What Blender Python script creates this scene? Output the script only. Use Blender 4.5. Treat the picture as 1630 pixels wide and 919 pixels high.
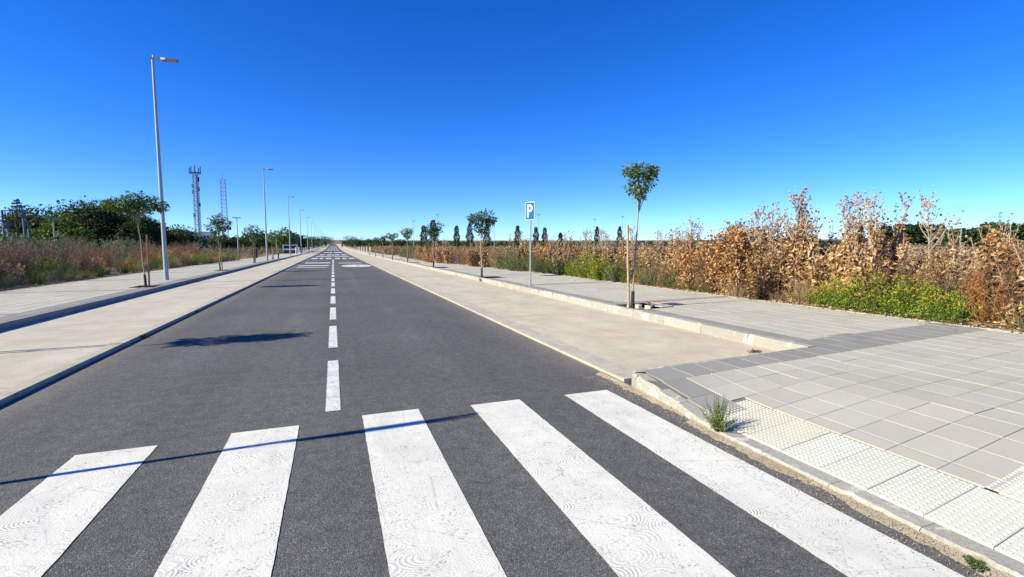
import bpy, math, random
import numpy as np
from mathutils import Vector
R = math.radians
rng = np.random.default_rng(7)
random.seed(7)
for o in list(bpy.data.objects):
    bpy.data.objects.remove(o)
scene = bpy.context.scene
col = scene.collection

# ------------------------------------------------------------------ camera
CAM_H = 1.52; PITCH = 5.0; YAW = 20.484; FPX = 760.0
cd = bpy.data.cameras.new('camera'); cam = bpy.data.objects.new('camera', cd); col.objects.link(cam)
cam.location = (0, 0, CAM_H); cam.rotation_euler = (R(90 - PITCH), 0, R(-YAW))
cd.sensor_width = 36; cd.lens = 36 * FPX / 1630; cd.clip_start = 0.05; cd.clip_end = 9000
scene.camera = cam
# ------------------------------------------------------------------ sky, sun, exposure
SUN_EL = 32.0; SUN_AZ = 183.0          # direction the sun stands in, degrees anticlockwise from +X
w = bpy.data.worlds.new('World'); scene.world = w; w.use_nodes = True
nt = w.node_tree; nt.nodes.clear()
sky = nt.nodes.new('ShaderNodeTexSky'); sky.sky_type = 'NISHITA'; sky.sun_disc = False
sky.sun_elevation = R(SUN_EL); sky.sun_rotation = R(90 - SUN_AZ)
sky.altitude = 1800; sky.air_density = 0.9; sky.dust_density = 0.0; sky.ozone_density = 4.0
hs = nt.nodes.new('ShaderNodeHueSaturation'); hs.inputs['Saturation'].default_value = 1.3; hs.inputs['Hue'].default_value = 0.507
bgn = nt.nodes.new('ShaderNodeBackground'); bgn.inputs['Strength'].default_value = 0.122
wo = nt.nodes.new('ShaderNodeOutputWorld')
tint = nt.nodes.new('ShaderNodeMix'); tint.data_type = 'RGBA'; tint.blend_type = 'MULTIPLY'; tint.inputs[0].default_value = 1.0
tint.inputs[7].default_value = (0.62, 0.775, 1.05, 1)
nt.links.new(sky.outputs[0], hs.inputs['Color']); nt.links.new(hs.outputs[0], tint.inputs[6]); nt.links.new(tint.outputs[2], bgn.inputs['Color']); nt.links.new(bgn.outputs[0], wo.inputs['Surface'])
sd = bpy.data.lights.new('sun', 'SUN'); sd.energy = 5.0; sd.angle = R(0.5); sd.color = (1.0, 0.945, 0.73)
sun = bpy.data.objects.new('sun', sd); col.objects.link(sun)
sv = Vector((math.cos(R(SUN_AZ)) * math.cos(R(SUN_EL)), math.sin(R(SUN_AZ)) * math.cos(R(SUN_EL)), math.sin(R(SUN_EL))))
sun.rotation_euler = sv.to_track_quat('Z', 'Y').to_euler(); sun.location = (-20, 0, 30)
scene.view_settings.view_transform = 'Standard'; scene.view_settings.look = 'None'
scene.view_settings.exposure = 0.80; scene.view_settings.gamma = 1.0
scene.render.engine = 'CYCLES'

# ------------------------------------------------------------------ helpers
psi = R(YAW)
def spot(u, D):
    """ground point at distance D in the compass direction that the photo column u looks to"""
    a = psi + math.atan((u - 815) / FPX * math.cos(R(PITCH)))
    return (math.sin(a) * D, math.cos(a) * D)
def gz(x, y):
    """gentle rise of the plain beyond 120 m"""
    r = np.hypot(x, y)
    t = np.clip((r - 120) / 600, 0, 1); a = 5.0 * t * t * (3 - 2 * t)
    t2 = np.clip((r - 700) / 2000, 0, 1)
    return a + 30 * t2 * t2 * (3 - 2 * t2)
def hat(u, v, D):
    """height of something seen at column u, row v when it stands D metres away"""
    return CAM_H + (393 - v) / FPX * D * math.cos(math.atan((u - 815) / FPX))
def tag(o, label=None, cat=None, group=None, kind=None):
    if label: o['label'] = label
    if cat: o['category'] = cat
    if group: o['group'] = group
    if kind: o['kind'] = kind
    return o
def empty(name, loc, label=None, cat=None, group=None, rz=0):
    o = bpy.data.objects.new(name, None); col.objects.link(o); o.location = loc; o.rotation_euler = (0, 0, rz)
    o.empty_display_size = 0.2
    return tag(o, label, cat, group)
def link(name, me, mat=None, parent=None):
    o = bpy.data.objects.new(name, me); col.objects.link(o)
    if mat is not None and len(me.materials) == 0: me.materials.append(mat)
    if parent is not None: o.parent = parent
    return o
class MB:
    """collects vertices, triangles and quads for one mesh"""
    def __init__(s): s.V = []; s.T = []; s.Q = []; s.n = 0
    def add(s, v, t=None, q=None):
        v = np.asarray(v, float).reshape(-1, 3)
        if t is not None and len(t): s.T.append(np.asarray(t, int).reshape(-1, 3) + s.n)
        if q is not None and len(q): s.Q.append(np.asarray(q, int).reshape(-1, 4) + s.n)
        s.V.append(v); s.n += len(v)
    def box(s, x0, x1, y0, y1, z0, z1, M=None):
        v = np.array([(x, y, z) for z in (z0, z1) for y in (y0, y1) for x in (x0, x1)], float)
        if M is not None: v = M(v)
        s.add(v, q=[(0, 2, 3, 1), (4, 5, 7, 6), (0, 1, 5, 4), (2, 6, 7, 3), (0, 4, 6, 2), (1, 3, 7, 5)])
    def tube(s, pts, rad, n=6, cap=True):
        pts = np.asarray(pts, float); m = len(pts)
        rad = np.full(m, rad, float) if np.isscalar(rad) else np.asarray(rad, float)
        d = np.gradient(pts, axis=0); d /= np.linalg.norm(d, axis=1)[:, None] + 1e-9
        ref = np.array([1., 0, 0]) if abs(d[0][2]) > .8 else np.array([0, 0, 1.])
        a = np.cross(d, ref); a /= np.linalg.norm(a, axis=1)[:, None] + 1e-9; b = np.cross(d, a)
        th = np.arange(n) * 2 * np.pi / n
        v = pts[:, None] + rad[:, None, None] * (np.cos(th)[None, :, None] * a[:, None] + np.sin(th)[None, :, None] * b[:, None])
        i = np.arange(m - 1)[:, None] * n; j = np.arange(n)[None]; k = (j + 1) % n
        q = np.stack([i + j, i + k, i + n + k, i + n + j], -1).reshape(-1, 4)
        s.add(v.reshape(-1, 3), q=q)
        if cap:
            c = np.vstack([v[0], v[-1], pts[0][None], pts[-1][None]])
            t = [(2 * n, (x + 1) % n, x) for x in range(n)] + [(2 * n + 1, n + x, n + (x + 1) % n) for x in range(n)]
            s.add(c, t=t)
    def leaves(s, P, D, N, L, W, bend=.3, fold=.15):
        """curled pointed leaves, four triangles each"""
        k = len(P)
        if k == 0: return
        D = D / (np.linalg.norm(D, axis=1)[:, None] + 1e-9)
        S = np.cross(D, N); S /= np.linalg.norm(S, axis=1)[:, None] + 1e-9; N = np.cross(S, D)
        L = np.broadcast_to(L, k)[:, None]; W = np.broadcast_to(W, k)[:, None]; bend = np.broadcast_to(bend, k)[:, None]
        mc = P + D * L * .5 + N * bend * L * .25
        ml = mc + S * W * .5 + N * fold * W; mr = mc - S * W * .5 + N * fold * W
        tip = P + D * L * (1 - np.abs(bend) * .3) - N * bend * L * .35
        v = np.stack([P, ml, mr, mc, tip], 1).reshape(-1, 3)
        base = np.arange(k)[:, None, None] * 5
        t = (np.array([(0, 2, 3), (0, 3, 1), (3, 2, 4), (3, 4, 1)])[None] + base).reshape(-1, 3)
        s.add(v, t=t)
    def blades(s, P, D, L, W, droop=.3):
        """thin grass blades: three triangles"""
        k = len(P)
        if k == 0: return
        D = D / (np.linalg.norm(D, axis=1)[:, None] + 1e-9)
        a = rng.uniform(0, 2 * np.pi, k); S = np.stack([np.cos(a), np.sin(a), 0 * a], 1)
        L = np.broadcast_to(L, k)[:, None]; W = np.broadcast_to(W, k)[:, None]
        H = D.copy(); H[:, 2] = 0; H /= np.linalg.norm(H, axis=1)[:, None] + 1e-9
        m = P + D * L * .55; tip = P + D * L + H * L * droop * .5 - np.array([0, 0, 1.]) * L * droop * .3
        v = np.stack([P - S * W * .5, P + S * W * .5, m - S * W * .35, m + S * W * .35, tip], 1).reshape(-1, 3)
        base = np.arange(k)[:, None, None] * 5
        t = (np.array([(0, 1, 3), (0, 3, 2), (2, 3, 4)])[None] + base).reshape(-1, 3)
        s.add(v, t=t)
    def heads(s, P, D, r):
        """small ovoid seed heads: eight triangles"""
        k = len(P)
        if k == 0: return
        D = D / (np.linalg.norm(D, axis=1)[:, None] + 1e-9)
        ref = np.tile([[.3, .9, .1]], (k, 1)); A = np.cross(D, ref); A /= np.linalg.norm(A, axis=1)[:, None] + 1e-9; B = np.cross(D, A)
        r = np.broadcast_to(r, k)[:, None]
        v = np.stack([P - D * r, P + A * r + D * r * .3, P + B * r + D * r * .3, P - A * r + D * r * .3, P - B * r + D * r * .3, P + D * r * 1.6], 1).reshape(-1, 3)
        base = np.arange(k)[:, None, None] * 6
        t = (np.array([(0, 2, 1), (0, 3, 2), (0, 4, 3), (0, 1, 4), (5, 1, 2), (5, 2, 3), (5, 3, 4), (5, 4, 1)])[None] + base).reshape(-1, 3)
        s.add(v, t=t)
    def mesh(s, name, smooth=False):
        me = bpy.data.meshes.new(name)
        V = np.vstack(s.V) if s.V else np.zeros((0, 3))
        T = np.vstack(s.T) if s.T else np.zeros((0, 3), int); Q = np.vstack(s.Q) if s.Q else np.zeros((0, 4), int)
        me.vertices.add(len(V)); me.vertices.foreach_set('co', V.ravel())
        nl = T.size + Q.size; me.loops.add(nl); me.loops.foreach_set('vertex_index', np.concatenate([T.ravel(), Q.ravel()]).astype(np.int32))
        npoly = len(T) + len(Q); me.polygons.add(npoly)
        st = np.concatenate([np.arange(len(T)) * 3, T.size + np.arange(len(Q)) * 4]).astype(np.int32)
        me.polygons.foreach_set('loop_start', st)
        try: me.polygons.foreach_set('loop_total', np.concatenate([np.full(len(T), 3), np.full(len(Q), 4)]).astype(np.int32))
        except Exception: pass
        me.update(calc_edges=True)
        me.polygons.foreach_set('use_smooth', np.full(npoly, smooth, dtype=bool))
        return me
    def build(s, name, mat, parent=None, smooth=False):
        return link(name, s.mesh(name, smooth), mat, parent)
    def arrays(s):
        return (np.vstack(s.V) if s.V else np.zeros((0, 3)), np.vstack(s.T) if s.T else np.zeros((0, 3), int), np.vstack(s.Q) if s.Q else np.zeros((0, 4), int))

# ------------------------------------------------------------------ materials
class NT:
    def __init__(s, name):
        s.m = bpy.data.materials.new(name); s.m.use_nodes = True; s.t = s.m.node_tree; s.t.nodes.clear()
        s.out = s.n('ShaderNodeOutputMaterial'); s.b = s.n('ShaderNodeBsdfPrincipled'); s.l(s.b.outputs[0], s.out.inputs['Surface'])
        s.co = s.n('ShaderNodeNewGeometry').outputs['Position']
    def n(s, t, **k):
        x = s.t.nodes.new(t)
        for a, v in k.items(): setattr(x, a, v)
        return x
    def l(s, a, b): s.t.links.new(a, b)
    def set(s, sock, v):
        if hasattr(v, 'default_value') or hasattr(v, 'links'): s.l(v, sock)
        else: sock.default_value = v
    def noise(s, scale, detail=4, rough=.6, co=None, dist=0):
        x = s.n('ShaderNodeTexNoise'); s.l(co if co is not None else s.co, x.inputs['Vector'])
        x.inputs['Scale'].default_value = scale; x.inputs['Detail'].default_value = detail; x.inputs['Roughness'].default_value = rough
        x.inputs['Distortion'].default_value = dist
        return x.outputs['Fac']
    def ramp(s, f, stops):
        x = s.n('ShaderNodeValToRGB'); s.l(f, x.inputs[0]); e = x.color_ramp.elements
        while len(e) < len(stops): e.new(.5)
        for a, (p, c) in zip(e, stops):
            a.position = p; a.color = (c, c, c, 1) if np.isscalar(c) else (*c, 1)
        return x.outputs['Color']
    def mix(s, f, a, b, mode='MIX'):
        x = s.n('ShaderNodeMix', data_type='RGBA', blend_type=mode); s.set(x.inputs[0], f)
        for k, v in ((6, a), (7, b)):
            if isinstance(v, tuple): x.inputs[k].default_value = (*v, 1)
            else: s.l(v, x.inputs[k])
        return x.outputs[2]
    def math(s, op, a, b=0., c=None):
        x = s.n('ShaderNodeMath', operation=op); s.set(x.inputs[0], a); s.set(x.inputs[1], b)
        if c is not None: s.set(x.inputs[2], c)
        return x.outputs[0]
    def mapping(s, sc, rot=(0, 0, 0), co=None):
        x = s.n('ShaderNodeMapping'); s.l(co if co is not None else s.co, x.inputs[0]); x.inputs['Scale'].default_value = sc; x.inputs['Rotation'].default_value = rot
        return x.outputs[0]
    def rand(s):
        a = s.n('ShaderNodeNewGeometry').outputs['Random Per Island']; b = s.n('ShaderNodeObjectInfo').outputs['Random']
        return s.math('FRACT', s.math('ADD', a, b))
    def bump(s, h, strength, dist=.01):
        x = s.n('ShaderNodeBump'); x.inputs['Strength'].default_value = strength; x.inputs['Distance'].default_value = dist
        s.l(h, x.inputs['Height']); s.l(x.outputs[0], s.b.inputs['Normal'])
    def done(s, color, rough=.9, spec=.3, metal=0):
        s.set(s.b.inputs['Base Color'], (*color, 1) if isinstance(color, tuple) else color)
        s.set(s.b.inputs['Roughness'], rough); s.b.inputs['Specular IOR Level'].default_value = spec; s.b.inputs['Metallic'].default_value = metal
        return s.m

def m_asphalt():
    t = NT('asphalt')
    v = t.n('ShaderNodeTexVoronoi'); t.l(t.co, v.inputs['Vector']); v.inputs['Scale'].default_value = 170
    bright = t.n('ShaderNodeSeparateColor'); t.l(v.outputs['Color'], bright.inputs[0])
    c = t.ramp(bright.outputs[0], [(0, (.066, .065, .064)), (.6, (.106, .104, .102)), (.9, (.145, .142, .14)), (1, (.22, .215, .21))])
    big = t.noise(.35, 5, .6); mid = t.noise(9, 5, .7)
    c = t.mix(1, c, t.ramp(big, [(.3, .86), (.7, 1.14)]), 'MULTIPLY')
    c = t.mix(1, c, t.ramp(mid, [(.3, .8), (.7, 1.2)]), 'MULTIPLY')
    # wheel tracks worn a little paler, dusty towards the kerbs
    st = t.noise(1, 4, .6, co=t.mapping((1.3, .03, 1)))
    c = t.mix(1, c, t.ramp(st, [(.35, .92), (.65, 1.1)]), 'MULTIPLY')
    sx = t.n('ShaderNodeSeparateXYZ'); t.l(t.co, sx.inputs[0])
    dust = t.math('MULTIPLY', t.math('SMOOTH_MIN', t.math('POWER', t.math('DIVIDE', t.math('ABSOLUTE', sx.outputs[0]), 3.0), 14.), 1., .1), t.noise(14, 4, .7))
    c = t.mix(t.math('MULTIPLY', dust, .75), c, (.30, .25, .19))
    pale = t.ramp(t.noise(.8, 6, .7, co=t.mapping((1.1, .35, 1)), dist=1.2), [(.56, 0), (.72, 1)])
    c = t.mix(t.math('MULTIPLY', pale, .28), c, (.20, .19, .185))
    drip = t.ramp(t.noise(3.1, 3, .5, dist=.3), [(.715, 0), (.75, 1)])
    c = t.mix(t.math('MULTIPLY', drip, .4), c, (.035, .034, .036))
    t.bump(t.math('ADD', t.math('MULTIPLY', v.outputs['Distance'], -.7), t.math('MULTIPLY', mid, .5)), .5, .008)
    return t.done(c, .9, .12)
def m_paint(tint=(.68, .66, .59), wear=.62, rings=True):
    t = NT('road_paint')
    v = t.n('ShaderNodeTexVoronoi'); v.inputs['Scale'].default_value = 1.0; v.inputs['Randomness'].default_value = .55
    t.l(t.mapping((3.1, 5.6, 1)), v.inputs['Vector'])
    wob = t.math('MULTIPLY', t.noise(9, 3), .05)
    ring = t.math('SINE', t.math('MULTIPLY', t.math('ADD', v.outputs['Distance'], wob), 100.))
    mask = t.ramp(t.noise(2.6, 3, .6), [(.48, 0), (.62, 1)])
    fine = t.noise(60, 5, .75); grit = t.noise(170, 3, .7)
    h = t.math('ADD', t.math('MULTIPLY', t.math('MULTIPLY', ring, mask), .34 if rings else 0.), t.math('ADD', t.math('MULTIPLY', fine, 1.1), t.math('MULTIPLY', grit, .8)))
    pits = t.ramp(t.math('ADD', fine, t.math('MULTIPLY', t.noise(6, 4), .35)), [(.50 if rings else .56, 0.), (.60 if rings else .66, 1.)])
    crack = t.n('ShaderNodeTexVoronoi', feature='DISTANCE_TO_EDGE'); t.l(t.mapping((1.6, 2.4, 1)), crack.inputs['Vector']); crack.inputs['Scale'].default_value = 1.1
    ck = t.ramp(t.math('ADD', crack.outputs['Distance'], t.math('MULTIPLY', t.noise(14, 4), .03)), [(.015, .55), (.024, 1)])
    c = t.mix(1, tint, t.ramp(t.noise(2.2, 5), [(.3, .9), (.7, 1.05)]), 'MULTIPLY')
    c = t.mix(1, c, t.mix(t.noise(20, 3), (1, 1, 1), ck), 'MULTIPLY')
    if rings: c = t.mix(t.math('MULTIPLY', t.math('MULTIPLY', mask, t.math('GREATER_THAN', ring, .55)), .22), c, (.36, .35, .34))
    grime = t.ramp(t.noise(1.7, 5, .65, co=t.mapping((2.2, .5, 1)), dist=.8), [(.5, 0), (.75, 1)])
    c = t.mix(t.math('MULTIPLY', grime, .35), c, (.40, .38, .34))
    c = t.mix(pits, (.26, .25, .24), c)
    t.bump(h, .5, .006)
    return t.done(c, .75, .15)
def m_concrete(name, a, b, scale=1.6, spots=.5, streak=True):
    t = NT(name)
    n1 = t.noise(scale, 6, .65, dist=.4); n2 = t.noise(40, 5, .7)
    c = t.mix(t.ramp(n1, [(.32, 0), (.68, 1)]), a, b)
    if streak: c = t.mix(.8, c, t.ramp(t.noise(1, 5, .7, co=t.mapping((1.2, .25, 1))), [(.3, .86), (.7, 1.1)]), 'MULTIPLY')
    c = t.mix(1, c, t.ramp(n2, [(.25, .82), (.75, 1.14)]), 'MULTIPLY')
    sp = t.ramp(t.noise(2.6, 6, .8, dist=1.5), [(.64, 0), (.72, 1)])
    c = t.mix(t.math('MULTIPLY', sp, spots), c, tuple(x * .55 for x in a))
    t.bump(t.math('ADD', n2, t.math('MULTIPLY', n1, .6)), .35, .01)
    return t.done(c, .92, .2)
def m_slab(name, a, b):
    t = NT(name)
    r = t.rand(); c = t.mix(r, a, b)
    c = t.mix(1, c, t.ramp(t.noise(220, 3, .8), [(.3, .78), (.7, 1.18)]), 'MULTIPLY')
    c = t.mix(1, c, t.ramp(t.noise(.8, 5, .6), [(.3, .92), (.7, 1.06)]), 'MULTIPLY')
    st = t.ramp(t.noise(3.2, 6, .75, dist=1), [(.66, 0), (.76, 1)])
    c = t.mix(t.math('MULTIPLY', st, .35), c, tuple(x * .6 for x in a))
    t.bump(t.noise(160, 4, .8), .3, .004)
    return t.done(c, .88, .25)
def m_kerb():
    t = NT('kerb_concrete')
    n1 = t.noise(5, 6, .7, dist=.6); c = t.mix(t.rand(), (.31, .29, .24), (.38, .36, .30))
    chips = t.ramp(n1, [(.56, 0), (.62, 1)])
    c = t.mix(chips, c, (.56, .53, .45)); c = t.mix(1, c, t.ramp(t.noise(50, 5, .7), [(.3, .8), (.7, 1.15)]), 'MULTIPLY')
    c = t.mix(t.math('MULTIPLY', t.ramp(t.noise(11, 5, .7), [(.6, 0), (.7, 1)]), .5), c, (.24, .22, .19))
    t.bump(t.math('ADD', n1, t.math('MULTIPLY', t.noise(60, 4), .4)), .7, .02)
    return t.done(c, .9, .2)
def m_leaf(name, stops, trans=.25, spec=.25, rough=.6):
    t = NT(name)
    r = t.n('ShaderNodeNewGeometry').outputs['Random Per Island']
    r2 = t.n('ShaderNodeObjectInfo').outputs['Random']
    c = t.ramp(r, stops)
    c = t.mix(1, c, t.ramp(r2, [(0, (.66, .64, .64)), (.3, (1.1, 1.0, .86)), (.6, (.86, .88, .9)), (.8, (1.16, 1.12, 1.0)), (1, (.95, .82, .7))]), 'MULTIPLY')
    c = t.mix(1, c, t.ramp(t.noise(1.1, 3), [(.3, .84), (.7, 1.14)]), 'MULTIPLY')
    t.done(c, rough, spec)
    tr = t.n('ShaderNodeBsdfTranslucent'); t.l(c, tr.inputs['Color'])
    ms = t.n('ShaderNodeMixShader'); ms.inputs[0].default_value = trans
    t.l(t.b.outputs[0], ms.inputs[1]); t.l(tr.outputs[0], ms.inputs[2]); t.l(ms.outputs[0], t.out.inputs['Surface'])
    return t.m
def m_plain(name, c, rough=.6, spec=.4, metal=0, var=.12, sc=12):
    t = NT(name)
    cc = t.mix(1, tuple(c), t.ramp(t.noise(sc, 5, .7), [(.3, 1 - var), (.7, 1 + var)]), 'MULTIPLY')
    return t.done(cc, rough, spec, metal)
def m_soil(name, a, b):
    t = NT(name)
    c = t.mix(t.ramp(t.noise(3, 6, .75), [(.35, 0), (.65, 1)]), a, b); n = t.noise(70, 5, .8)
    c = t.mix(1, c, t.ramp(n, [(.25, .55), (.75, 1.4)]), 'MULTIPLY'); t.bump(n, .8, .02)
    return t.done(c, .95, .1)

M = {}
M['asphalt'] = m_asphalt()
M['paint'] = m_paint(); M['paint_worn'] = m_paint((.66, .65, .63), .52, False)
M['bay'] = m_concrete('bay_concrete_sandy', (.44, .375, .28), (.56, .49, .375), spots=.6)
M['bay_left'] = m_concrete('bay_concrete_grey', (.42, .375, .295), (.52, .47, .38), spots=.5)
M['gutter'] = m_concrete('gutter_concrete', (.37, .335, .265), (.50, .46, .37), scale=3)
M['slab'] = m_slab('pavement_slab', (.41, .385, .315), (.45, .425, .352))
M['dark_slab'] = m_slab('dark_pavement_slab', (.24, .23, .205), (.28, .27, .245))
M['cream_tactile'] = m_slab('cream_tactile_slab', (.51, .485, .385), (.57, .545, .44))
M['white_tactile'] = m_slab('white_tactile_slab', (.52, .515, .44), (.58, .575, .50))
M['kerb'] = m_kerb(); M['kerb_shaded'] = m_concrete('shade_darkened_kerb_concrete', (.20, .20, .19), (.27, .265, .25), 4)  # second kerb concrete is the left kerb's, its colour darkened to deepen the shade
M['joint'] = m_plain('pale_joint_mortar', (.48, .455, .38), .9, .1, var=.25, sc=9)
M['bed'] = m_plain('joint_bed', (.17, .16, .14), .95, .1)
M['sand'] = m_soil('orange_sand', (.40, .315, .22), (.52, .43, .33))
M['soil'] = m_soil('field_soil', (.16, .12, .085), (.24, .18, .13))
M['pit_soil'] = m_soil('pit_soil', (.20, .14, .10), (.30, .22, .16))
M['bark'] = m_plain('young_bark', (.34, .27, .20), .85, .2, var=.3, sc=30)
M['stake'] = m_plain('stake_timber', (.42, .30, .18), .8, .2, var=.25, sc=20)
M['stake_l'] = m_plain('brown_stake_timber', (.27, .15, .09), .8, .2, var=.25, sc=20)
M['guard'] = m_plain('black_guard_plastic', (.02, .02, .022), .5, .4)
M['galv'] = m_plain('galvanised_steel', (.33, .37, .39), .55, .5, .25, var=.08)
M['galv_dark'] = m_plain('luminaire_grey', (.16, .17, .19), .5, .5)
M['lens'] = m_plain('luminaire_glass', (.45, .45, .45), .2, .5)
M['blue'] = m_plain('sign_blue', (.0, .10, .42), .35, .5, var=.04)
M['white'] = m_plain('sign_white', (.80, .82, .82), .4, .5, var=.04)
M['black'] = m_plain('black_metal', (.015, .015, .017), .5, .4)
M['red_brick'] = m_plain('terracotta', (.50, .17, .10), .85, .2)
M['block'] = m_plain('block_concrete', (.47, .42, .33), .9, .2, var=.25)
M['manhole'] = m_plain('cast_iron', (.07, .07, .075), .6, .4)
M['wall_white'] = m_plain('white_render', (.66, .66, .64), .85, .2)
M['wall_grey'] = m_plain('grey_sheet_wall', (.33, .35, .37), .8, .2)
M['roof'] = m_plain('pale_roof', (.44, .46, .48), .7, .3)
M['glass_dark'] = m_plain('dark_window', (.03, .035, .045), .2, .5)
M['lattice'] = m_plain('lattice_steel', (.17, .19, .23), .6, .4)
M['lattice_d'] = m_plain('lattice_dark', (.12, .13, .17), .6, .4)
M['insul'] = m_plain('insulator_brown', (.16, .07, .05), .4, .5)
M['green_leaf'] = m_leaf('street_tree_leaf', [(0, (.05, .10, .02)), (.5, (.10, .185, .04)), (.85, (.18, .27, .07)), (1, (.30, .33, .12))], .3)
M['pale_leaf'] = m_leaf('pale_tree_leaf', [(0, (.08, .12, .02)), (.6, (.14, .20, .035)), (1, (.28, .26, .06))], .3)
M['dark_leaf'] = m_leaf('dark_tree_leaf', [(0, (.022, .05, .014)), (.5, (.045, .095, .024)), (.9, (.08, .145, .035)), (1, (.13, .19, .05))], .25)
M['light_leaf'] = m_leaf('light_tree_leaf', [(0, (.05, .11, .015)), (.6, (.09, .17, .02)), (1, (.16, .24, .04))], .25)
M['cypress'] = m_leaf('columnar_leaf', [(0, (.018, .042, .016)), (.6, (.03, .07, .022)), (1, (.07, .12, .04))], .2)
M['thistle_leaf'] = m_leaf('dry_thistle_leaf', [(0, (.17, .095, .05)), (.3, (.35, .21, .105)), (.65, (.56, .385, .205)), (.9, (.70, .54, .33)), (1, (.80, .68, .47))], .3)
M['rust_leaf'] = m_leaf('rust_bush_leaf', [(0, (.14, .065, .03)), (.35, (.35, .165, .062)), (.7, (.57, .32, .125)), (1, (.75, .54, .27))], .3)
M['tan_leaf'] = m_leaf('tan_weed_leaf', [(0, (.17, .115, .065)), (.5, (.32, .23, .13)), (1, (.52, .41, .26))], .25)
M['brown_twig'] = m_leaf('brown_twig', [(0, (.11, .075, .05)), (.5, (.20, .14, .085)), (1, (.33, .25, .15))], .15)
M['rust_twig'] = m_leaf('rust_twig', [(0, (.17, .065, .03)), (.5, (.31, .135, .05)), (1, (.46, .24, .09))], .2)
M['grey_brown_twig'] = m_leaf('grey_brown_twig', [(0, (.09, .06, .05)), (.5, (.16, .11, .085)), (1, (.28, .20, .14))], .15)
M['dry_stem'] = m_plain('dry_stem', (.42, .31, .20), .8, .2, var=.3, sc=15)
M['pale_stem'] = m_plain('pale_grey_stem', (.46, .38, .27), .8, .2, var=.25, sc=15)
M['seed_head'] = m_leaf('seed_head', [(0, (.15, .105, .07)), (.5, (.34, .255, .17)), (1, (.56, .46, .33))], .0)
M['bush_green'] = m_leaf('yellow_green_leaf', [(0, (.08, .14, .015)), (.5, (.17, .25, .03)), (1, (.32, .38, .06))], .3)
M['flower'] = m_leaf('yellow_flower', [(0, (.50, .34, .02)), (1, (.75, .58, .06))], .3)
M['grass_green'] = m_leaf('green_grass_blade', [(0, (.04, .09, .015)), (.6, (.08, .15, .025)), (1, (.17, .22, .05))], .3)
M['grass_dry'] = m_leaf('dry_grass_blade', [(0, (.24, .17, .09)), (.6, (.38, .28, .15)), (1, (.55, .44, .27))], .25)
M['fresh_weed'] = m_leaf('fresh_weed_leaf', [(0, (.20, .27, .08)), (.6, (.30, .38, .13)), (1, (.46, .50, .24))], .35)
M['weed_green'] = m_leaf('sage_green_leaf', [(0, (.06, .11, .045)), (.6, (.10, .17, .06)), (1, (.20, .27, .11))], .3)

# ------------------------------------------------------------------ ground sheet
def sheet(name, xs, ys, zf, mat, parent=None, kind='structure', skew=0.0):
    X, Y = np.meshgrid(np.asarray(xs, float), np.asarray(ys, float)); Y = Y + skew * (X - 3)
    Z = zf(X, Y); nx, ny = len(xs), len(ys)
    i = np.arange(ny - 1)[:, None] * nx + np.arange(nx - 1)[None]
    b = MB(); b.add(np.stack([X, Y, Z], -1).reshape(-1, 3), q=np.stack([i, i + 1, i + nx + 1, i + nx], -1).reshape(-1, 4))
    o = b.build(name, mat, parent)
    if kind: tag(o, kind=kind)
    return o
far = [130, 160, 200, 260, 340, 450, 600, 800, 1000, 1300, 1700, 2200, 2800, 3600, 5000]
gx = [-x for x in far[::-1]] + [-100, -80, -60, -40, -25, -14, -10, -9.9, -9.8, 9.8, 9.9, 10.4, 14, 25, 40, 60, 80, 100] + far
gy = [-x for x in far[::-1]] + [-90, -50, -20, -8, 0, 10, 20, 30, 45, 60, 80, 100] + far
def ground_z(X, Y):
    side = (np.abs(X) > 9.85) & (np.abs(X) < 1e5)
    return gz(X, Y) + np.where(side, .13, -.12)
g = sheet('ground', gx, gy, ground_z, M['soil']); tag(g, 'bare brown soil plain under the weeds on both sides of the road', 'ground')

ys_long = list(np.arange(-8, 60, 4.)) + list(np.arange(60, 140, 10.)) + list(np.arange(140, 760, 20.))
road = sheet('road', [-3.02, -1.5, 0, 1.5, 3.03], ys_long, lambda X, Y: gz(X, Y), M['asphalt'])
tag(road, 'straight grey asphalt road running to the horizon', 'road')
# left parking bay, right parking bay, gutters
def strip(name, x0, x1, z, y0, y1, mat, label=None, cat=None, edge=True, n=3):
    """slab of concrete with real thickness"""
    ys = [y for y in ys_long if y0 < y < y1]; ys = [y0] + ys + [y1]
    ys = np.array(ys); m = len(ys); b = MB()
    prof = [(x0, -.1), (x0, z), (x1, z), (x1, -.1)]
    v = np.array([[(px, y, gz(px, y) + pz) for px, pz in prof] for y in ys]).reshape(-1, 3)
    q = []
    for i in range(m - 1):
        for k in range(3): a = i * 4 + k; q.append((a, a + 4, a + 5, a + 1))
    q.append((0, 1, 2, 3)); q.append(((m - 1) * 4 + 3, (m - 1) * 4 + 2, (m - 1) * 4 + 1, (m - 1) * 4))
    b.add(v, q=[tuple(r[::-1]) for r in q]); o = b.build(name, mat)
    tag(o, label, cat, kind='structure'); return o
def bay(x0, x1, z, y0, mat, label):
    root = empty('parking_bay', (0, 0, 0)); tag(root, label, 'parking lane', kind='structure')
    yy = y0
    while yy < 66:
        o = strip('panel', x0, x1, z, yy + .006, yy + 4.994, mat); o.parent = root; del o['kind']; yy += 5
    o = strip('panel', x0, x1, z, yy + .006, 760, mat); o.parent = root; del o['kind']
bay(-5.62, -3.205, .028, -8.5, M['bay_left'], 'grey concrete parking lane on the left side of the road')
strip('gutter', -3.2, -3.04, .055, -8, 760, M['gutter'], 'raised concrete edging between left parking lane and asphalt', 'gutter')
bay(3.335, 6.0, .022, 4.5, M['bay'], 'sandy beige concrete parking lane on the right side of the road')
strip('gutter', 3.03, 3.33, .035, 4.5, 760, M['gutter'], 'pale concrete edging between asphalt and right parking lane', 'gutter')

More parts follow.
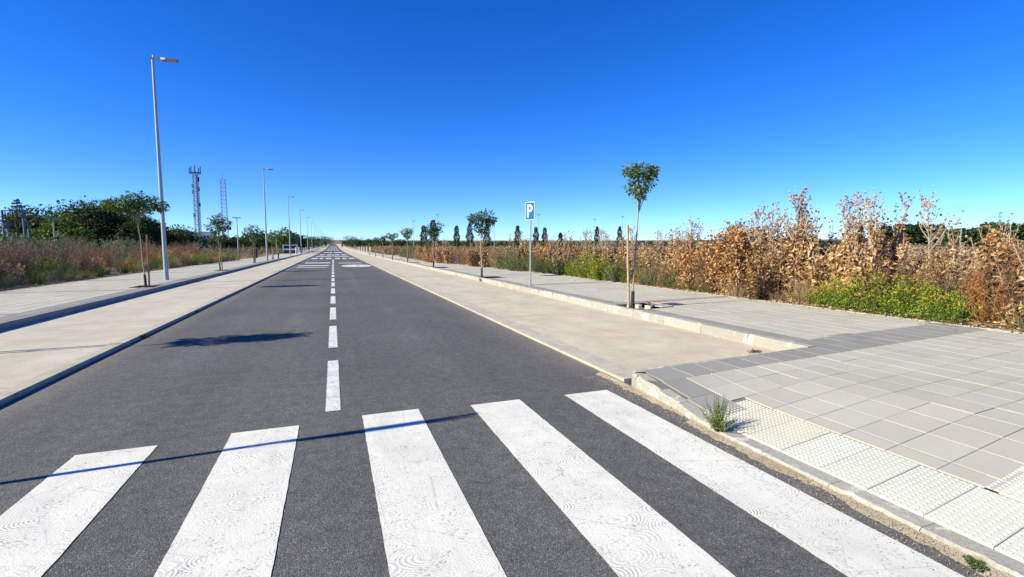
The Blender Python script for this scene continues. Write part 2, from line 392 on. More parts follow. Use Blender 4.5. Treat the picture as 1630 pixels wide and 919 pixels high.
# ------------------------------------------------------------------ road markings
def flat(name, poly, mat, parent, z=.004):
    p = np.array([(x, y, z + float(gz(x, y))) for x, y in poly]); b = MB()
    n = len(p); c = p.mean(0); b.add(np.vstack([p, c]), t=[(i, (i + 1) % n, n) for i in range(n)]); return b.build(name, mat, parent)
def ragged(x0, x1, y0, y1, z0, mat, name, dz=.006):
    """painted bar with slightly uneven edges"""
    ys = np.linspace(y0, y1, max(3, int((y1 - y0) / .06))); e0 = x0 + rng.normal(0, .0012, len(ys)); e1 = x1 + rng.normal(0, .0012, len(ys))
    v = np.concatenate([np.stack([e0, ys, z0 + 0 * ys], 1), np.stack([e1, ys, z0 + 0 * ys], 1)]); m = len(ys)
    b = MB(); b.add(v, q=[(i, m + i, m + i + 1, i + 1) for i in range(m - 1)]); return b.build(name, mat, road)
for x0, y1 in ((-2.8, 4.24), (-1.81, 4.27), (-.82, 4.34), (.20, 4.40), (1.19, 4.33), (2.18, 4.30)):
    ragged(x0, x0 + .505, .1, y1, .004, M['paint'], 'crosswalk_stripe')
y = 4.62; k = 0
while y < 44:
    ragged(-.11, .02, y, y + (2.1 if k % 1 == 0 else 1), .004, M['paint_worn'], 'lane_dash'); y += 2.98; k += 1
for y0, y1 in ((47, 61), (82, 104)): ragged(-.09, .03, y0, y1, .004, M['paint_worn'], 'centre_line')
def bar(x0, x1, y0, y1): return flat('painted_bar', [(x0, y0), (x1, y0), (x1, y1), (x0, y1)], M['paint_worn'], road)
# left lane: three lines of the upside-down lettering; right lane: bar and wide oval
bar(-2.45, -.3, 47.3, 49.6); bar(-2.62, -.35, 40.8, 42.2); bar(-2.55, -.45, 37.8, 38.5)
bar(.45, 2.45, 46.6, 48.0)
pts = [(1.72 + 1.15 * math.cos(a), 40.2 + 2.4 * math.sin(a)) for a in np.linspace(0, 2 * math.pi, 25)[:-1]]
flat('painted_oval', pts, M['paint_worn'], road)
flat('oval_gap', [(1.7, 39.6), (1.95, 39.6), (1.95, 40.6), (1.7, 40.6)], M['asphalt'], road, .008)
for r0, r1, segs in ((64, 69, ((-2.6, -1.9), (-1.65, -1.25), (-.9, -.25), (.2, .8), (1.1, 1.6), (1.9, 2.6))), (78, 82, ((-2.5, -.15), (.15, 2.3))), (92, 100, ((-2.3, -1.5), (-1.1, -.3), (.3, 1.1), (1.5, 2.3))), (128, 140, ((-2.2, -.2), (.2, 2.2)))):
    for a, b_ in segs: bar(a, b_, r0, r1)
for yy in range(180, 420, 40):
    for a in (-2, -.9, .2, 1.3): bar(a, a + .6, yy, yy + 18)

# ------------------------------------------------------------------ pavements
SKEW = .08
def ramp_z(x, y):
    """dropped kerb at the crossing: falls from .155 to .045 towards the kerb"""
    a = min(1, max(0, (x - 3.0) / 1.8))
    t = min(1, max(0, (y - 3.05) / 1.15)); t = t * t * (3 - 2 * t)
    low = .045 + .11 * a
    return low + (.155 - low) * t
def slab_mesh(x0, x1, y0, y1, zf, th=.05, gap=(.0065, .0018), ch=.0025, jit=True):
    xa, xb, ya, yb = x0 + gap[0], x1 - gap[0], y0 + gap[1], y1 - gap[1]
    dz = rng.normal(0, .0008) if jit else 0; tx, ty = (rng.normal(0, .0007, 2) if jit else (0, 0))
    cs = [(xa, ya), (xb, ya), (xb, yb), (xa, yb)]; ci = [(xa + ch, ya + ch), (xb - ch, ya + ch), (xb - ch, yb - ch), (xa + ch, yb - ch)]
    v = []
    for (x, y), off in [(c, -th) for c in cs] + [(c, -ch) for c in cs] + [(c, 0) for c in ci]:
        yy = y + SKEW * (x - 3); v.append((x, yy, zf(x, yy) + off + dz + tx * (x - x0) + ty * (y - y0)))
    q = [(0, 1, 5, 4), (1, 2, 6, 5), (2, 3, 7, 6), (3, 0, 4, 7), (4, 5, 9, 8), (5, 6, 10, 9), (6, 7, 11, 10), (7, 4, 8, 11), (8, 9, 10, 11)]
    return v, q
def seen(x, y, m=.25):
    """inside the camera's horizontal field, with a margin"""
    a = math.atan2(x, max(y, -5)) - psi
    return abs(a) < R(47 + 5) and y > .2
def tactile(x0, x1, y0, y1, zf):
    v, q = slab_mesh(x0, x1, y0, y1, zf, ch=.003); b = MB(); b.add(v, q=q)
    nx = max(2, int(round((x1 - x0) / .04))); ny = max(2, int(round((y1 - y0) / .0375)))
    for i in range(nx):
        for j in range(ny):
            cx = x0 + (i + .5) * (x1 - x0) / nx; cy = y0 + (j + .5) * (y1 - y0) / ny; cy2 = cy + SKEW * (cx - 3); fx = (cx - x0) / (x1 - x0); fy = (cy - y0) / (y1 - y0); zc4 = [zf(px, py + SKEW * (px - 3)) for px, py in ((x0, y0), (x1, y0), (x0, y1), (x1, y1))]; z = (zc4[0] * (1 - fx) + zc4[1] * fx) * (1 - fy) + (zc4[2] * (1 - fx) + zc4[3] * fx) * fy + .0012
            ring = lambda r, h: [(cx + r * math.cos(t), cy2 + r * math.sin(t), z + h) for t in np.arange(6) * math.pi / 3]
            b.add(ring(.0115, -.003) + ring(.0075, .0042), q=[(k, (k + 1) % 6, 6 + (k + 1) % 6, 6 + k) for k in range(6)] + [(6, 7, 8, 9), (6, 9, 10, 11)])
    return b
SX, SY = .36, .31
pav = empty('pavement', (6, 3, 0)); tag(pav, 'light grey slab pavement on the right, beyond the crossing kerb', 'pavement', kind='structure')
pavl = empty('pavement', (-7.5, 20, 0)); tag(pavl, 'light grey slab pavement on the left behind the shaded kerb', 'pavement', kind='structure')
cells = []      # (distance, kind, x0,x1,y0,y1, zf)
flatz = lambda x, y: .17 + float(gz(x, y))
def near_z(x, y): return ramp_z(x, y) + .015 * min(1, max(0, (x - 5) / 2))
# corner area south of the dark band
BY = 3.95      # south edge of the band (at x=3)
x = 3.42; cols = []
for i in range(20):
    for j in range(16):
        x0 = 3.44 + i * SX; y1 = BY - j * SY; y0 = y1 - SY
        if x0 > 10.0: continue
        if x0 < 3.62 and y0 < 3.2: x0c = max(x0, 3.62)
        else: x0c = x0
        if y1 - .02 <= 1.56 - .005 and x0c < 6.0 and y1 > .3: continue
        if x0c >= x0 + SX - .03: continue
        cells.append(('slab', x0c, x0 + SX, y0, y1, near_z))
for j in range(2): cells.append(('dark_slab', 3.08 if j else 3.12, 3.44, BY - .42 * (j + 1), BY - .42 * j, near_z))
for i in range(19): 
    x0 = 3.14 + i * SX + (0.06 if i else 0); x1 = 3.14 + (i + 1) * SX + .06
    if x1 > 10.05: continue
    cells.append(('dark_slab', x0, x1, BY, BY + .40, near_z))
    if x0 > 5.9: cells.append(('dark_slab', x0, x1, BY + .40, BY + .78, near_z))
for k in range(-1, 8):
    y1 = 3.06 - .3 * k
    if y1 > 3.2: y0 = 3.06; y1 = 3.28
    else: y0 = y1 - .3
    cells.append(('cream' if k < 2 else 'white', 3.0, 3.6, y0, y1, near_z))
for i in range(5):
    for k in range(3): cells.append(('white', 3.62 + i * .4, 4.02 + i * .4, 1.54 - .3 * (k + 1), 1.54 - .3 * k, near_z))
# long pavement north of the band: dark course along the kerb, cross courses
def sidewalk(xk, xe, y0, y1, sgn, zf, bands, pits, out, near_lim):
    """sgn=+1: kerb on the left side of the pavement"""
    yy = y0; j = 0
    while yy < y1:
        bnd = any(a <= yy < b for a, b in bands); step = SY if not bnd else .36
        x = xk; c = 0
        while abs(x - xe) > .15 and (xe - x) * sgn > 0:
            xn = x + sgn * SX
            if (xe - xn) * sgn < .12: xn = xe
            a, b = min(x, xn), max(x, xn)
            if not any(b > p[0] and a < p[1] and yy + step > p[2] and yy < p[3] for p in pits):
                out.append(('dark_slab' if (c == 0 or bnd) else 'slab', a, b, yy, yy + step, zf))
            x = xn; c += 1
        yy += step; j += 1
PITS = [(5.9, 6.86, 8.4, 9.25)]
for yb in (20.2, 31.0, 41.8, 52.7, 63): PITS.append((6.1, 7.0, yb - .75 , yb + .2))
b_right = [(9.25, 9.6), (15.0, 15.4), (20.9, 21.3), (27, 27.4), (33, 33.4), (39, 39.4), (45, 45.4)]
right_cells = []; sidewalk(6.12, 10.02, 4.55 + .1, 62, 1, flatz, b_right, PITS, right_cells, 14)
cells += right_cells
LZ = lambda x, y: .145 + float(gz(x, y))
left_cells = []
LP = [20.0, 32.3, 46.3, 59]
LPITS = [(-6.5, -5.78, yb - .5 + SKEW * 9, yb + .45 + SKEW * 9) for yb in [8.75] + LP]
sidewalk(-5.78, -9.65, 6.4, 66, -1, LZ, [(13, 13.35), (19, 19.35), (25, 25.35), (31, 31.35), (37, 37.35)], LPITS, left_cells, 14)
def lay(cells, parent, limit):
    kinds = {}
    for c in cells:
        kind, x0, x1, y0, y1, zf = c; cx = (x0 + x1) / 2; cy = (y0 + y1) / 2 + SKEW * (cx - 3)
        d = math.hypot(cx, cy); size = (x1 - x0) * (y1 - y0) / max(d, .5) ** 3 * (1 if seen(cx, cy) else 1e-6)
        kinds.setdefault(kind, []).append((-size, c))
    for kind, lst in kinds.items():
        lst.sort(key=lambda a: a[0]); rest = MB()
        mat = {'slab': M['slab'], 'dark_slab': M['dark_slab'], 'cream': M['cream_tactile'], 'white': M['white_tactile']}[kind]
        for i, (s, (kd, x0, x1, y0, y1, zf)) in enumerate(lst):
            if kind in ('cream', 'white'):
                o = tactile(x0, x1, y0, y1, zf).build('tactile_slab', mat, parent)
                continue
            v, q = slab_mesh(x0, x1, y0, y1, zf)
            if i < limit:
                b = MB(); b.add(v, q=q); b.build(kind, mat, parent)
            else: rest.add(v, q=q)
        if rest.n:
            o = rest.build(kind, mat, parent); tag(o, 'pavement slabs farther off, laid in regular rows', kind='stuff')
    # pale mortar in the joints that run along the street, standing a hair below the slab faces
lay(cells, pav, 270); lay(left_cells, pavl, 140)
def unlocal(o):  # children of the pavement empties are authored in world coordinates
    for c in o.children: c.location = (-o.location.x, -o.location.y, -o.location.z)
# pale efflorescence lines along the street joints
def joint_lines(x0, x1, y0, y1, zf, parent, skipx=(), off=-.0012, dens=.8):
    b = MB(); x = x0
    while x <= x1 + .01:
        yy = y0
        while yy < y1:
            L = rng.uniform(.5, 2.0); ye = min(y1, yy + L)
            if rng.random() < dens:
                wd = rng.uniform(.002, .0052); n = max(2, int((ye - yy) / .3) + 1); t = np.linspace(yy, ye, n)
                v = []
                for q in t:
                    s = q + SKEW * (x - 3); z = zf(x, s) + off; v += [(x - wd, s, z), (x + wd, s, z)]
                b.add(v, q=[(2 * i, 2 * i + 1, 2 * i + 3, 2 * i + 2) for i in range(n - 1)])
            yy = ye
        x += SX
    o = b.build('pale_joint', M['joint'], parent); tag(o, 'pale mortar lines in the slab joints', kind='stuff')
joint_lines(3.44 + SX, 9.9, 1.6, 3.93, near_z, pav)
joint_lines(6.12 + SX, 9.9, 9.65, 30, flatz, pav, dens=.55); joint_lines(6.12 + SX, 9.9, 4.72, 8.38, flatz, pav, dens=.7)
joint_lines(-9.4, -6.1, 8, 30, LZ, pavl, dens=.35)
# bedding under the slabs
def bed(name, xs, ys, zf, parent, mat=M['bed']):
    X, Y = np.meshgrid(xs, ys); Y = Y + SKEW * (X - 3); Z = np.vectorize(zf)(X, Y); nx, ny = len(xs), len(ys)
    i = np.arange(ny - 1)[:, None] * nx + np.arange(nx - 1)[None]; b = MB()
    b.add(np.stack([X, Y, Z], -1).reshape(-1, 3), q=np.stack([i, i + 1, i + nx + 1, i + nx], -1).reshape(-1, 4)); return b.build(name, mat, parent)
bed('bedding', np.linspace(3.01, 10.1, 30), np.linspace(-1, 4.34, 24), lambda x, y: near_z(x, y) - .012, pav)
bed('bedding', [6.1, 7, 8, 9, 10.1], [4.3, 4.9], lambda x, y: near_z(x, y) - .014, pav)
for a, b_ in ((4.8, 8.35), (9.3, 19.3), (20.5, 30.1), (31.3, 41), (42.1, 52), (53.1, 62)): bed('bedding', [6.1, 7, 8, 9, 10.1], np.linspace(a, b_, 4), lambda x, y: flatz(x, y) - .012, pav)
for a, b_ in ((8.35, 9.3), (19.3, 20.5), (30.1, 31.3), (41, 42.1), (52, 53.1)): bed('bedding', [6.98, 8, 9, 10.1], [a, b_], lambda x, y: flatz(x, y) - .012, pav)
bed('bedding', [-9.7, -8.5, -7, -6.6], np.linspace(6.5, 66, 12), lambda x, y: LZ(x, y) - .012, pavl)
yb0 = 6.5
for yb in [8.75] + LP:
    a = yb - .5 + SKEW * 9; b_ = yb + .45 + SKEW * 9; bed('bedding', [-6.6, -5.8], [yb0, a], lambda x, y: LZ(x, y) - .012, pavl)
    bed('soil_patch', [-6.55, -5.75], [a - .05, b_ + .05], lambda x, y: LZ(x, y) - .06, pavl, M['pit_soil']); yb0 = b_
bed('bedding', [-6.6, -5.8], [yb0, 66], lambda x, y: LZ(x, y) - .012, pavl)
unlocal(pav); unlocal(pavl)
# far pavements where single slabs can no longer be told apart
strip('far_pavement', 6.13, 8.6, .17, 62.5, 760, M['slab'], 'pale pavement far along the right side of the road', 'pavement')
strip('far_pavement', -9.65, -5.78, .12, 66.5, 760, M['slab'], 'pale pavement far along the left side of the road', 'pavement')

# ------------------------------------------------------------------ kerbs
def kerb_stone(p, q, z0, z1a, z1b, wd, side, chips, seed):
    """one kerb stone from p to q (2-D, front top edge); top widens to the given side; chipped front edge"""
    r = np.random.default_rng(seed); n = 9; t = np.linspace(0.004, .996, n); p = np.array(p); q = np.array(q)
    d = (q - p) / np.linalg.norm(q - p); nrm = np.array([d[1], -d[0]]) * side
    v = []
    for k, s in enumerate(t):
        c = p + (q - p) * s; zt = z1a + (z1b - z1a) * s; ch = .012 + (abs(r.normal(0, .012)) if r.random() < .5 * chips else 0) + (r.uniform(.02, .045) if r.random() < .22 * chips else 0)
        ch2 = .012 + ch * r.uniform(.5, .9) - .006
        for off, z in ((0, z0), (0, zt - ch), (ch2, zt), (wd, zt), (wd, z0)):
            pt = c + nrm * off; v.append((pt[0], pt[1], z + float(gz(pt[0], pt[1]))))
    f = []
    for k in range(n - 1):
        for j in range(4): a = k * 5 + j; f.append((a, a + 1, a + 6, a + 5))
    b = MB(); b.add(v, q=f + [(4, 3, 2, 1)], t=[(0, 4, 1)]); e = (n - 1) * 5; b.add([v[e + i] for i in range(5)], q=[(1, 2, 3, 4)], t=[(0, 1, 4)])
    return b
def kerb(name, label, path, y_far, z0, z1, wd, side, chips, near=40, mat='kerb'):
    k = empty(name, (0, 0, 0)); tag(k, label, 'kerb', kind='structure'); rest = MB(); i = 0
    pts = [np.array(a, float) for a in path]
    for a, b in zip(pts[:-1], pts[1:]):
        L = np.linalg.norm(b - a); n = max(1, int(round(L / 1.0)))
        for j in range(n):
            p = a + (b - a) * j / n; q = a + (b - a) * (j + 1) / n; m = kerb_stone(p, q, z0, z1, z1, wd, side, chips, 100 + i)
            if i < near: m.build('kerb_stone', M[mat], k)
            else:
                V, T, Q = m.arrays(); rest.add(V, t=T, q=Q)
            i += 1
    if rest.n: o = rest.build('kerb_stone', M[mat], k); tag(o, 'kerb stones farther along the row', kind='stuff')
    return k
kerb('kerb', 'chipped pale concrete kerb of the right pavement beside the sandy parking lane', [(5.96, 4.55), (5.96, 100)], 100, -.05, .175, .155, 1, 1.0)
kerb('kerb', 'concrete kerb of the left pavement with its face in shade', [(-5.60, 6.0), (-5.60, 100)], 100, -.05, .15, .155, -1, .15, mat='kerb_shaded')
ck = empty('kerb', (0, 0, 0)); tag(ck, 'low kerb round the crossing corner that drops to the asphalt', 'kerb', kind='structure')
path = [(2.865 if y_ < 3.0 else 2.865 + .12 * min(1, (y_ - 3.0) / .9), y_) for y_ in np.arange(-1.0, 4.3, .5)][:-1] + [(2.985, 4.22)]
for i, (a, b_) in enumerate(zip(path[:-1], path[1:])):
    f = lambda y_: .036 + .116 * (lambda t: t * t * (3 - 2 * t))(min(1, max(0, (y_ - 3.0) / 1.15)))
    kerb_stone(a, b_, -.05, f(a[1]), f(b_[1]), .135, 1, 1.1 if a[1] > 3 else .12, 400 + i).build('kerb_stone', M['kerb'], ck)
arc = [(2.985, 4.22), (3.02, 4.34), (3.12, 4.44)]
for i, (a, b_) in enumerate(zip(arc[:-1], arc[1:])): kerb_stone(a, b_, -.05, .152, .152, .15, 1, 1.2, 450 + i).build('kerb_stone', M['kerb'], ck)
nb = [(3.12, 4.44), (4.1, 4.50), (5.05, 4.57), (6.1, 4.63)]
for i, (a, b_) in enumerate(zip(nb[:-1], nb[1:])): kerb_stone(a, b_, -.05, .15, .155, .11, 1, .4, 460 + i).build('kerb_stone', M['kerb'], ck)
back = MB()
for i in range(60):
    y0 = -1 + i * 1.0; back.box(10.03, 10.13, y0 + .003, y0 + .997, 0, .176, lambda v: v)
tag(back.build('edging', M['joint']), 'thin pale concrete edging along the back of the right pavement', 'edging', kind='structure')
backl = MB()
for i in range(66): backl.box(-9.78, -9.68, i + .003, i + .997, 0, .125)
tag(backl.build('edging', M['joint']), 'thin pale concrete edging along the back of the left pavement', 'edging', kind='structure')

# sand drift and grit along the crossing kerb
def drift(x_in, y0, y1, wf, name, label, mat, z=.004):
    ys = np.arange(y0, y1, .05); w_ = np.array([wf(y_) for y_ in ys]) * (1 + .35 * np.sin(ys * 7.1) * np.sin(ys * 2.3)) + rng.normal(0, .012, len(ys))
    m = len(ys); w_ = np.clip(w_, .01, None)
    v = []
    for s, zz in ((0, .022), (.55, .013), (1, z)):
        v.append(np.stack([x_in - w_ * s, ys, np.full(m, zz) + rng.normal(0, .0015, m) * (s < 1)], 1))
    v = np.vstack(v); q = [(r * m + i, r * m + i + 1, (r + 1) * m + i + 1, (r + 1) * m + i) for r in range(2) for i in range(m - 1)]
    b = MB(); b.add(v, q=[t[::-1] for t in q]); o = b.build(name, mat, None, True); tag(o, label, 'sand', kind='stuff'); return o
drift(2.89, -1, 3.3, lambda y_: .10, 'sand', 'orange sand drifted against the dropped kerb', M['sand'])
drift(2.96, 3.3, 4.9, lambda y_: .07, 'sand', 'orange sand at the foot of the kerb at the crossing corner', M['sand'])
peb = MB()
n = 2600; yy = rng.uniform(.6, 4.8, n); off = np.abs(rng.normal(0, .11, n)) + .01; xx = np.where(yy < 3.2, 2.87, 2.96) - off; r = rng.uniform(.0012, .0042, n)
peb.heads(np.stack([xx, yy, r * .4 + .006 + .012 * (off < .12)], 1), rng.normal(0, 1, (n, 3)), r)
tag(peb.build('gravel', M['sand']), 'loose grit scattered along the crossing kerb', 'gravel', kind='stuff')

# ------------------------------------------------------------------ street trees
def make_tree(loc, lean, H, trunk_h, blobs, nleaf, leaf_len, label, stakes, group, leafmat, guard=True, rad=.028, stake_mat='stake', kind='young street tree', seed=1, detail=True):
    r = np.random.default_rng(seed); t = empty('street_tree', loc, label, 'tree', group)
    n = 9; s = np.linspace(0, 1, n); bx = lean[0] * s ** 1.6 + .015 * np.sin(s * 9 + seed); by = lean[1] * s ** 1.6 + .015 * np.cos(s * 7 + seed)
    pts = np.stack([bx, by, s * trunk_h], 1); tr = MB(); tr.tube(pts, np.linspace(rad, rad * .6, n), 8); tr.build('trunk', M['bark'], t, True)
    top = pts[-1]; br = MB(); P = []; D = []
    for (dx, dy, dz, rr, wt) in blobs:
        c = top + np.array([dx, dy, dz]); mid = (top + c) / 2 + r.normal(0, .03, 3)
        a = pts[-1 if r.random() < .6 else -2]; br.tube([a, mid, c], [rad * .45, rad * .3, rad * .12], 5)
        for k in range(5):
            e = c + r.normal(0, .6, 3) * rr; br.tube([mid if k % 2 else c, (c + e) / 2, e], [rad * .2, rad * .14, .002], 4)
        m = int(nleaf * wt); d = r.normal(0, 1, (m, 3)); d /= np.linalg.norm(d, axis=1)[:, None]
        q = c + d * (r.uniform(.15, 1, m) ** .5 * rr)[:, None] * np.array([1, 1, .8]) * (1 + .25 * np.sin(7 * d[:, :1] + 5 * d[:, 2:]))
        P.append(q); dd = d + r.normal(0, .5, (m, 3)); dd[:, 2] -= .45; D.append(dd)
    br.build('branch', M['bark'], t, True)
    P = np.vstack(P); D = np.vstack(D); k = len(P); N = r.normal(0, .6, (k, 3)); N[:, 2] += 1
    cr = MB(); L = leaf_len * r.uniform(.7, 1.3, k); cr.leaves(P, D, N, L, L * .5, r.uniform(-.2, .5, k)); cr.build('crown', leafmat, t)
    for (sx, sy, sh) in stakes:
        b = MB(); tx = r.normal(0, .02); b.tube([(sx, sy, -.05), (sx + tx, sy, sh * .5), (sx + tx * 1.6, sy, sh)], .027, 9); b.build('stake', M[stake_mat], t)
        b = MB(); f = .72 * sh / trunk_h; q = np.array([np.interp(f, s, pts[:, i]) for i in range(3)]); z = q[2]
        b.tube([(sx - .03, sy - .045, z), (q[0] + .02, q[1] - .045, z + .01), (q[0] + .045, q[1], z + .01), (q[0] + .02, q[1] + .045, z), (sx - .03, sy + .045, z), (sx - .05, sy, z), (sx - .03, sy - .045, z)], .008, 5)
        b.build('tie', M['guard'], t)
    if guard:
        b = MB(); gz_ = .48; q = np.array([np.interp(gz_ / trunk_h, s, pts[:, i]) for i in range(3)])
        b.tube([(0, 0, -.04), (q[0] * .5, q[1] * .5, .25), tuple(q)], [rad + .022, rad + .018, rad + .014], 10); b.build('trunk_guard', M['guard'], t)
    return t
GR = 'young street trees of the right pavement'; GL = 'young street trees of the left pavement'
make_tree((6.19, 8.92, .06), (.17, .08), 3.3, 2.47, [(0, 0, .10, .13, .12), (-.13, .03, .30, .19, .18), (.08, -.02, .34, .21, .2), (.26, .02, .60, .19, .2), (-.22, 0, .62, .18, .18), (.0, 0, .64, .2, .2), (.33, 0, .68, .11, .1), (-.27, .05, .62, .1, .06)], 1250, .075,
          'nearest tree on the right, leaning beside a timber stake, small fan-shaped crown', [(-.07, .03, 1.93)], GR, M['green_leaf'], rad=.023, seed=3)
make_tree((6.15, 20.3, .1), (-.04, 0), 3.1, 2.0, [(0, 0, .2, .28, .18), (-.25, 0, .6, .36, .28), (.15, 0, .75, .36, .28), (.40, 0, .5, .22, .12), (.52, 0, .60, .18, .1), (-.36, .1, .68, .18, .08), (.2, 0, .3, .3, .12)], 1400, .10,
          'second tree on the right, straight thin trunk left of the parking sign, loose green crown', [], GR, M['green_leaf'], seed=5)
make_tree((6.1, 31.0, .1), (.02, 0), 3.2, 1.95, [(0, 0, .15, .26, .2), (-.2, 0, .6, .36, .3), (.25, 0, .75, .38, .3), (.1, 0, .4, .36, .3)], 900, .12, 'third tree on the right, dark top-heavy crown before a columnar evergreen', [], GR, M['dark_leaf'], seed=6, guard=True)
make_tree((6.0, 41.8, .1), (.0, 0), 3.2, 2.1, [(0, 0, .3, .38, .4), (-.2, 0, .6, .36, .3), (.2, 0, .65, .34, .3)], 700, .13, 'fourth tree on the right, round yellow-green crown', [], GR, M['pale_leaf'], seed=7)
make_tree((5.95, 52.5, .1), (.0, 0), 3.1, 2.1, [(0, 0, .3, .34, .4), (-.35, 0, .5, .34, .3), (.35, 0, .5, .34, .3)], 600, .14, 'fifth tree on the right, light green wide crown', [], GR, M['pale_leaf'], seed=8)
make_tree((5.95, 63.0, .1), (.0, 0), 3.1, 2.0, [(0, 0, .3, .36, .5), (.15, 0, .55, .36, .4)], 500, .15, 'sixth tree on the right, narrow dark crown, far along the pavement', [], GR, M['dark_leaf'], seed=9)
make_tree((5.9, 74.0, .1), (.0, 0), 3.0, 2.0, [(0, 0, .35, .42, .5), (.25, 0, .5, .4, .4)], 420, .16, 'seventh tree on the right, small dark crown, farther along the pavement', [], GR, M['dark_leaf'], seed=10)
make_tree((5.9, 86.0, .1), (.0, 0), 3.0, 2.0, [(0, 0, .4, .45, .5), (-.25, 0, .45, .4, .4)], 400, .17, 'eighth tree on the right, flat dark crown, last one before the side street', [], GR, M['dark_leaf'], seed=11)
lab = ['tree with broad flat crown and brown stakes beside the nearest street lamp', 'tree with round dense crown in front of the right-hand lattice mast', 'tree with spreading feathery crown between mast and second street lamp', 'thin tree with tiny crown behind the second street lamp on the left']
LT = [((-6.15, 20.0), (-.14, 0), 2.4, [(-.1, 0, .32, .26, .12), (-.45, 0, .46, .30, .18), (.42, 0, .50, .31, .2), (0, 0, .62, .34, .24), (-.75, 0, .46, .2, .09), (.72, 0, .42, .2, .08), (.1, .25, .45, .3, .14)], 2600, .095, 'green_leaf'),
      ((-6.25, 32.3), (0, 0), 1.85, [(0, 0, .2, .36, .25), (-.2, 0, .7, .42, .3), (.25, 0, .85, .42, .3), (0, 0, 1.15, .34, .2)], 1100, .13, 'green_leaf'),
      ((-6.4, 46.3), (0, 0), 2.0, [(0, 0, .3, .4, .25), (-.45, 0, .6, .42, .25), (.5, 0, .6, .42, .25), (0, 0, .95, .42, .25)], 800, .15, 'green_leaf'),
      ((-6.3, 59), (0, 0), 1.9, [(0, 0, .2, .2, .3)], 300, .15, 'green_leaf')]
for i, (p, ln, th, bl, nl, ll, mt) in enumerate(LT):
    make_tree((p[0], p[1], .085), ln, 3.3, th, bl, nl, ll, lab[i], [(.10, 0, 1.85 if i == 0 else 1.7)] if i < 3 else [(.07, 0, 1.4)], GL, M[mt], rad=.021, stake_mat='stake_l', seed=20 + i)
make_tree((-6.15, 8.62, .07), (-.1, 0), 3.4, 2.3, [(0, 0, .35, .38, .3), (-.35, 0, .55, .38, .2), (.45, 0, .6, .32, .25), (0, 0, .75, .32, .25), (.75, .05, .5, .22, .12)], 1100, .11,
          'tree just outside the left edge whose crown shadow lies on the asphalt', [(.10, .12, 1.7)], GL, M['green_leaf'], stake_mat='stake_l', seed=31)

# tree pit of the nearest tree: soil, displaced blocks, rubble
pit = empty('tree_pit', (6.37, 9.1, 0), 'open tree pit with dry soil and displaced edging blocks round the leaning tree', 'tree pit')
b = MB(); nx = 12; X, Y = np.meshgrid(np.linspace(-.26, .55, nx), np.linspace(-.55, .55, nx)); Z = .045 + .025 * rng.random(X.shape); i_ = (np.arange(nx - 1)[:, None] * nx + np.arange(nx - 1)[None])
b.add(np.stack([X, Y, Z], -1).reshape(-1, 3), q=np.stack([i_, i_ + 1, i_ + nx + 1, i_ + nx], -1).reshape(-1, 4)); b.build('soil', M['pit_soil'], pit)
def block(x, y, z, sx, sy, sz, rz, rx=0, mat='block', name='edging_block'):
    b = MB(); b.box(-sx / 2, sx / 2, -sy / 2, sy / 2, 0, sz); o = b.build(name, M[mat], pit); o.location = (x, y, z); o.rotation_euler = (rx, 0, rz)
    bm = o.modifiers.new('bevel', 'BEVEL'); bm.width = .008; bm.segments = 1; return o
block(.16, .40, .07, .16, .09, .09, .2); block(.30, .28, .07, .10, .16, .10, -.1); block(.40, .02, .07, .09, .20, .10, .05)
block(-.1, -.3, .06, .14, .09, .04, .9); block(.08, -.40, .06, .10, .07, .04, .3); block(-.12, .1, .06, .07, .05, .03, .3); block(.02, .12, .06, .06, .05, .03, 1.3)
block(.60, -.22, .172, .36, .34, .022, .08, name='lifted_slab', mat='slab')
for i in range(4): block(.80 + i * .17, .60 + i * .02, .168, .15, .10, .014, .1 + .15 * math.sin(i * 3), mat='red_brick', name='terracotta_piece')
mh = empty('inspection_cover', (7.45, 9.12, .173), 'small dark square iron cover set in the right pavement near the leaning tree', 'cover')
b = MB(); b.box(-.2, .2, -.2, .2, 0, .006); b.build('lid', M['manhole'], mh)
b = MB()
for a in (-.215, .2):
    b.box(a, a + .015, -.215, .215, -.005, .009); 
for a in (-.215, .2): b.box(-.2, .2, a, a + .015, -.005, .0085)
b.build('frame', M['galv_dark'], mh)
dead = empty('litter', (6.95, 9.45, .173), 'small grey scrap lying on the slabs beside the tree pit', 'scrap'); b = MB(); b.leaves(rng.normal(0, .03, (12, 3)) * .5 + [0, 0, .02], rng.normal(0, 1, (12, 3)), rng.normal(0, 1, (12, 3)), .05, .02); b.build('scrap', M['galv_dark'], dead)

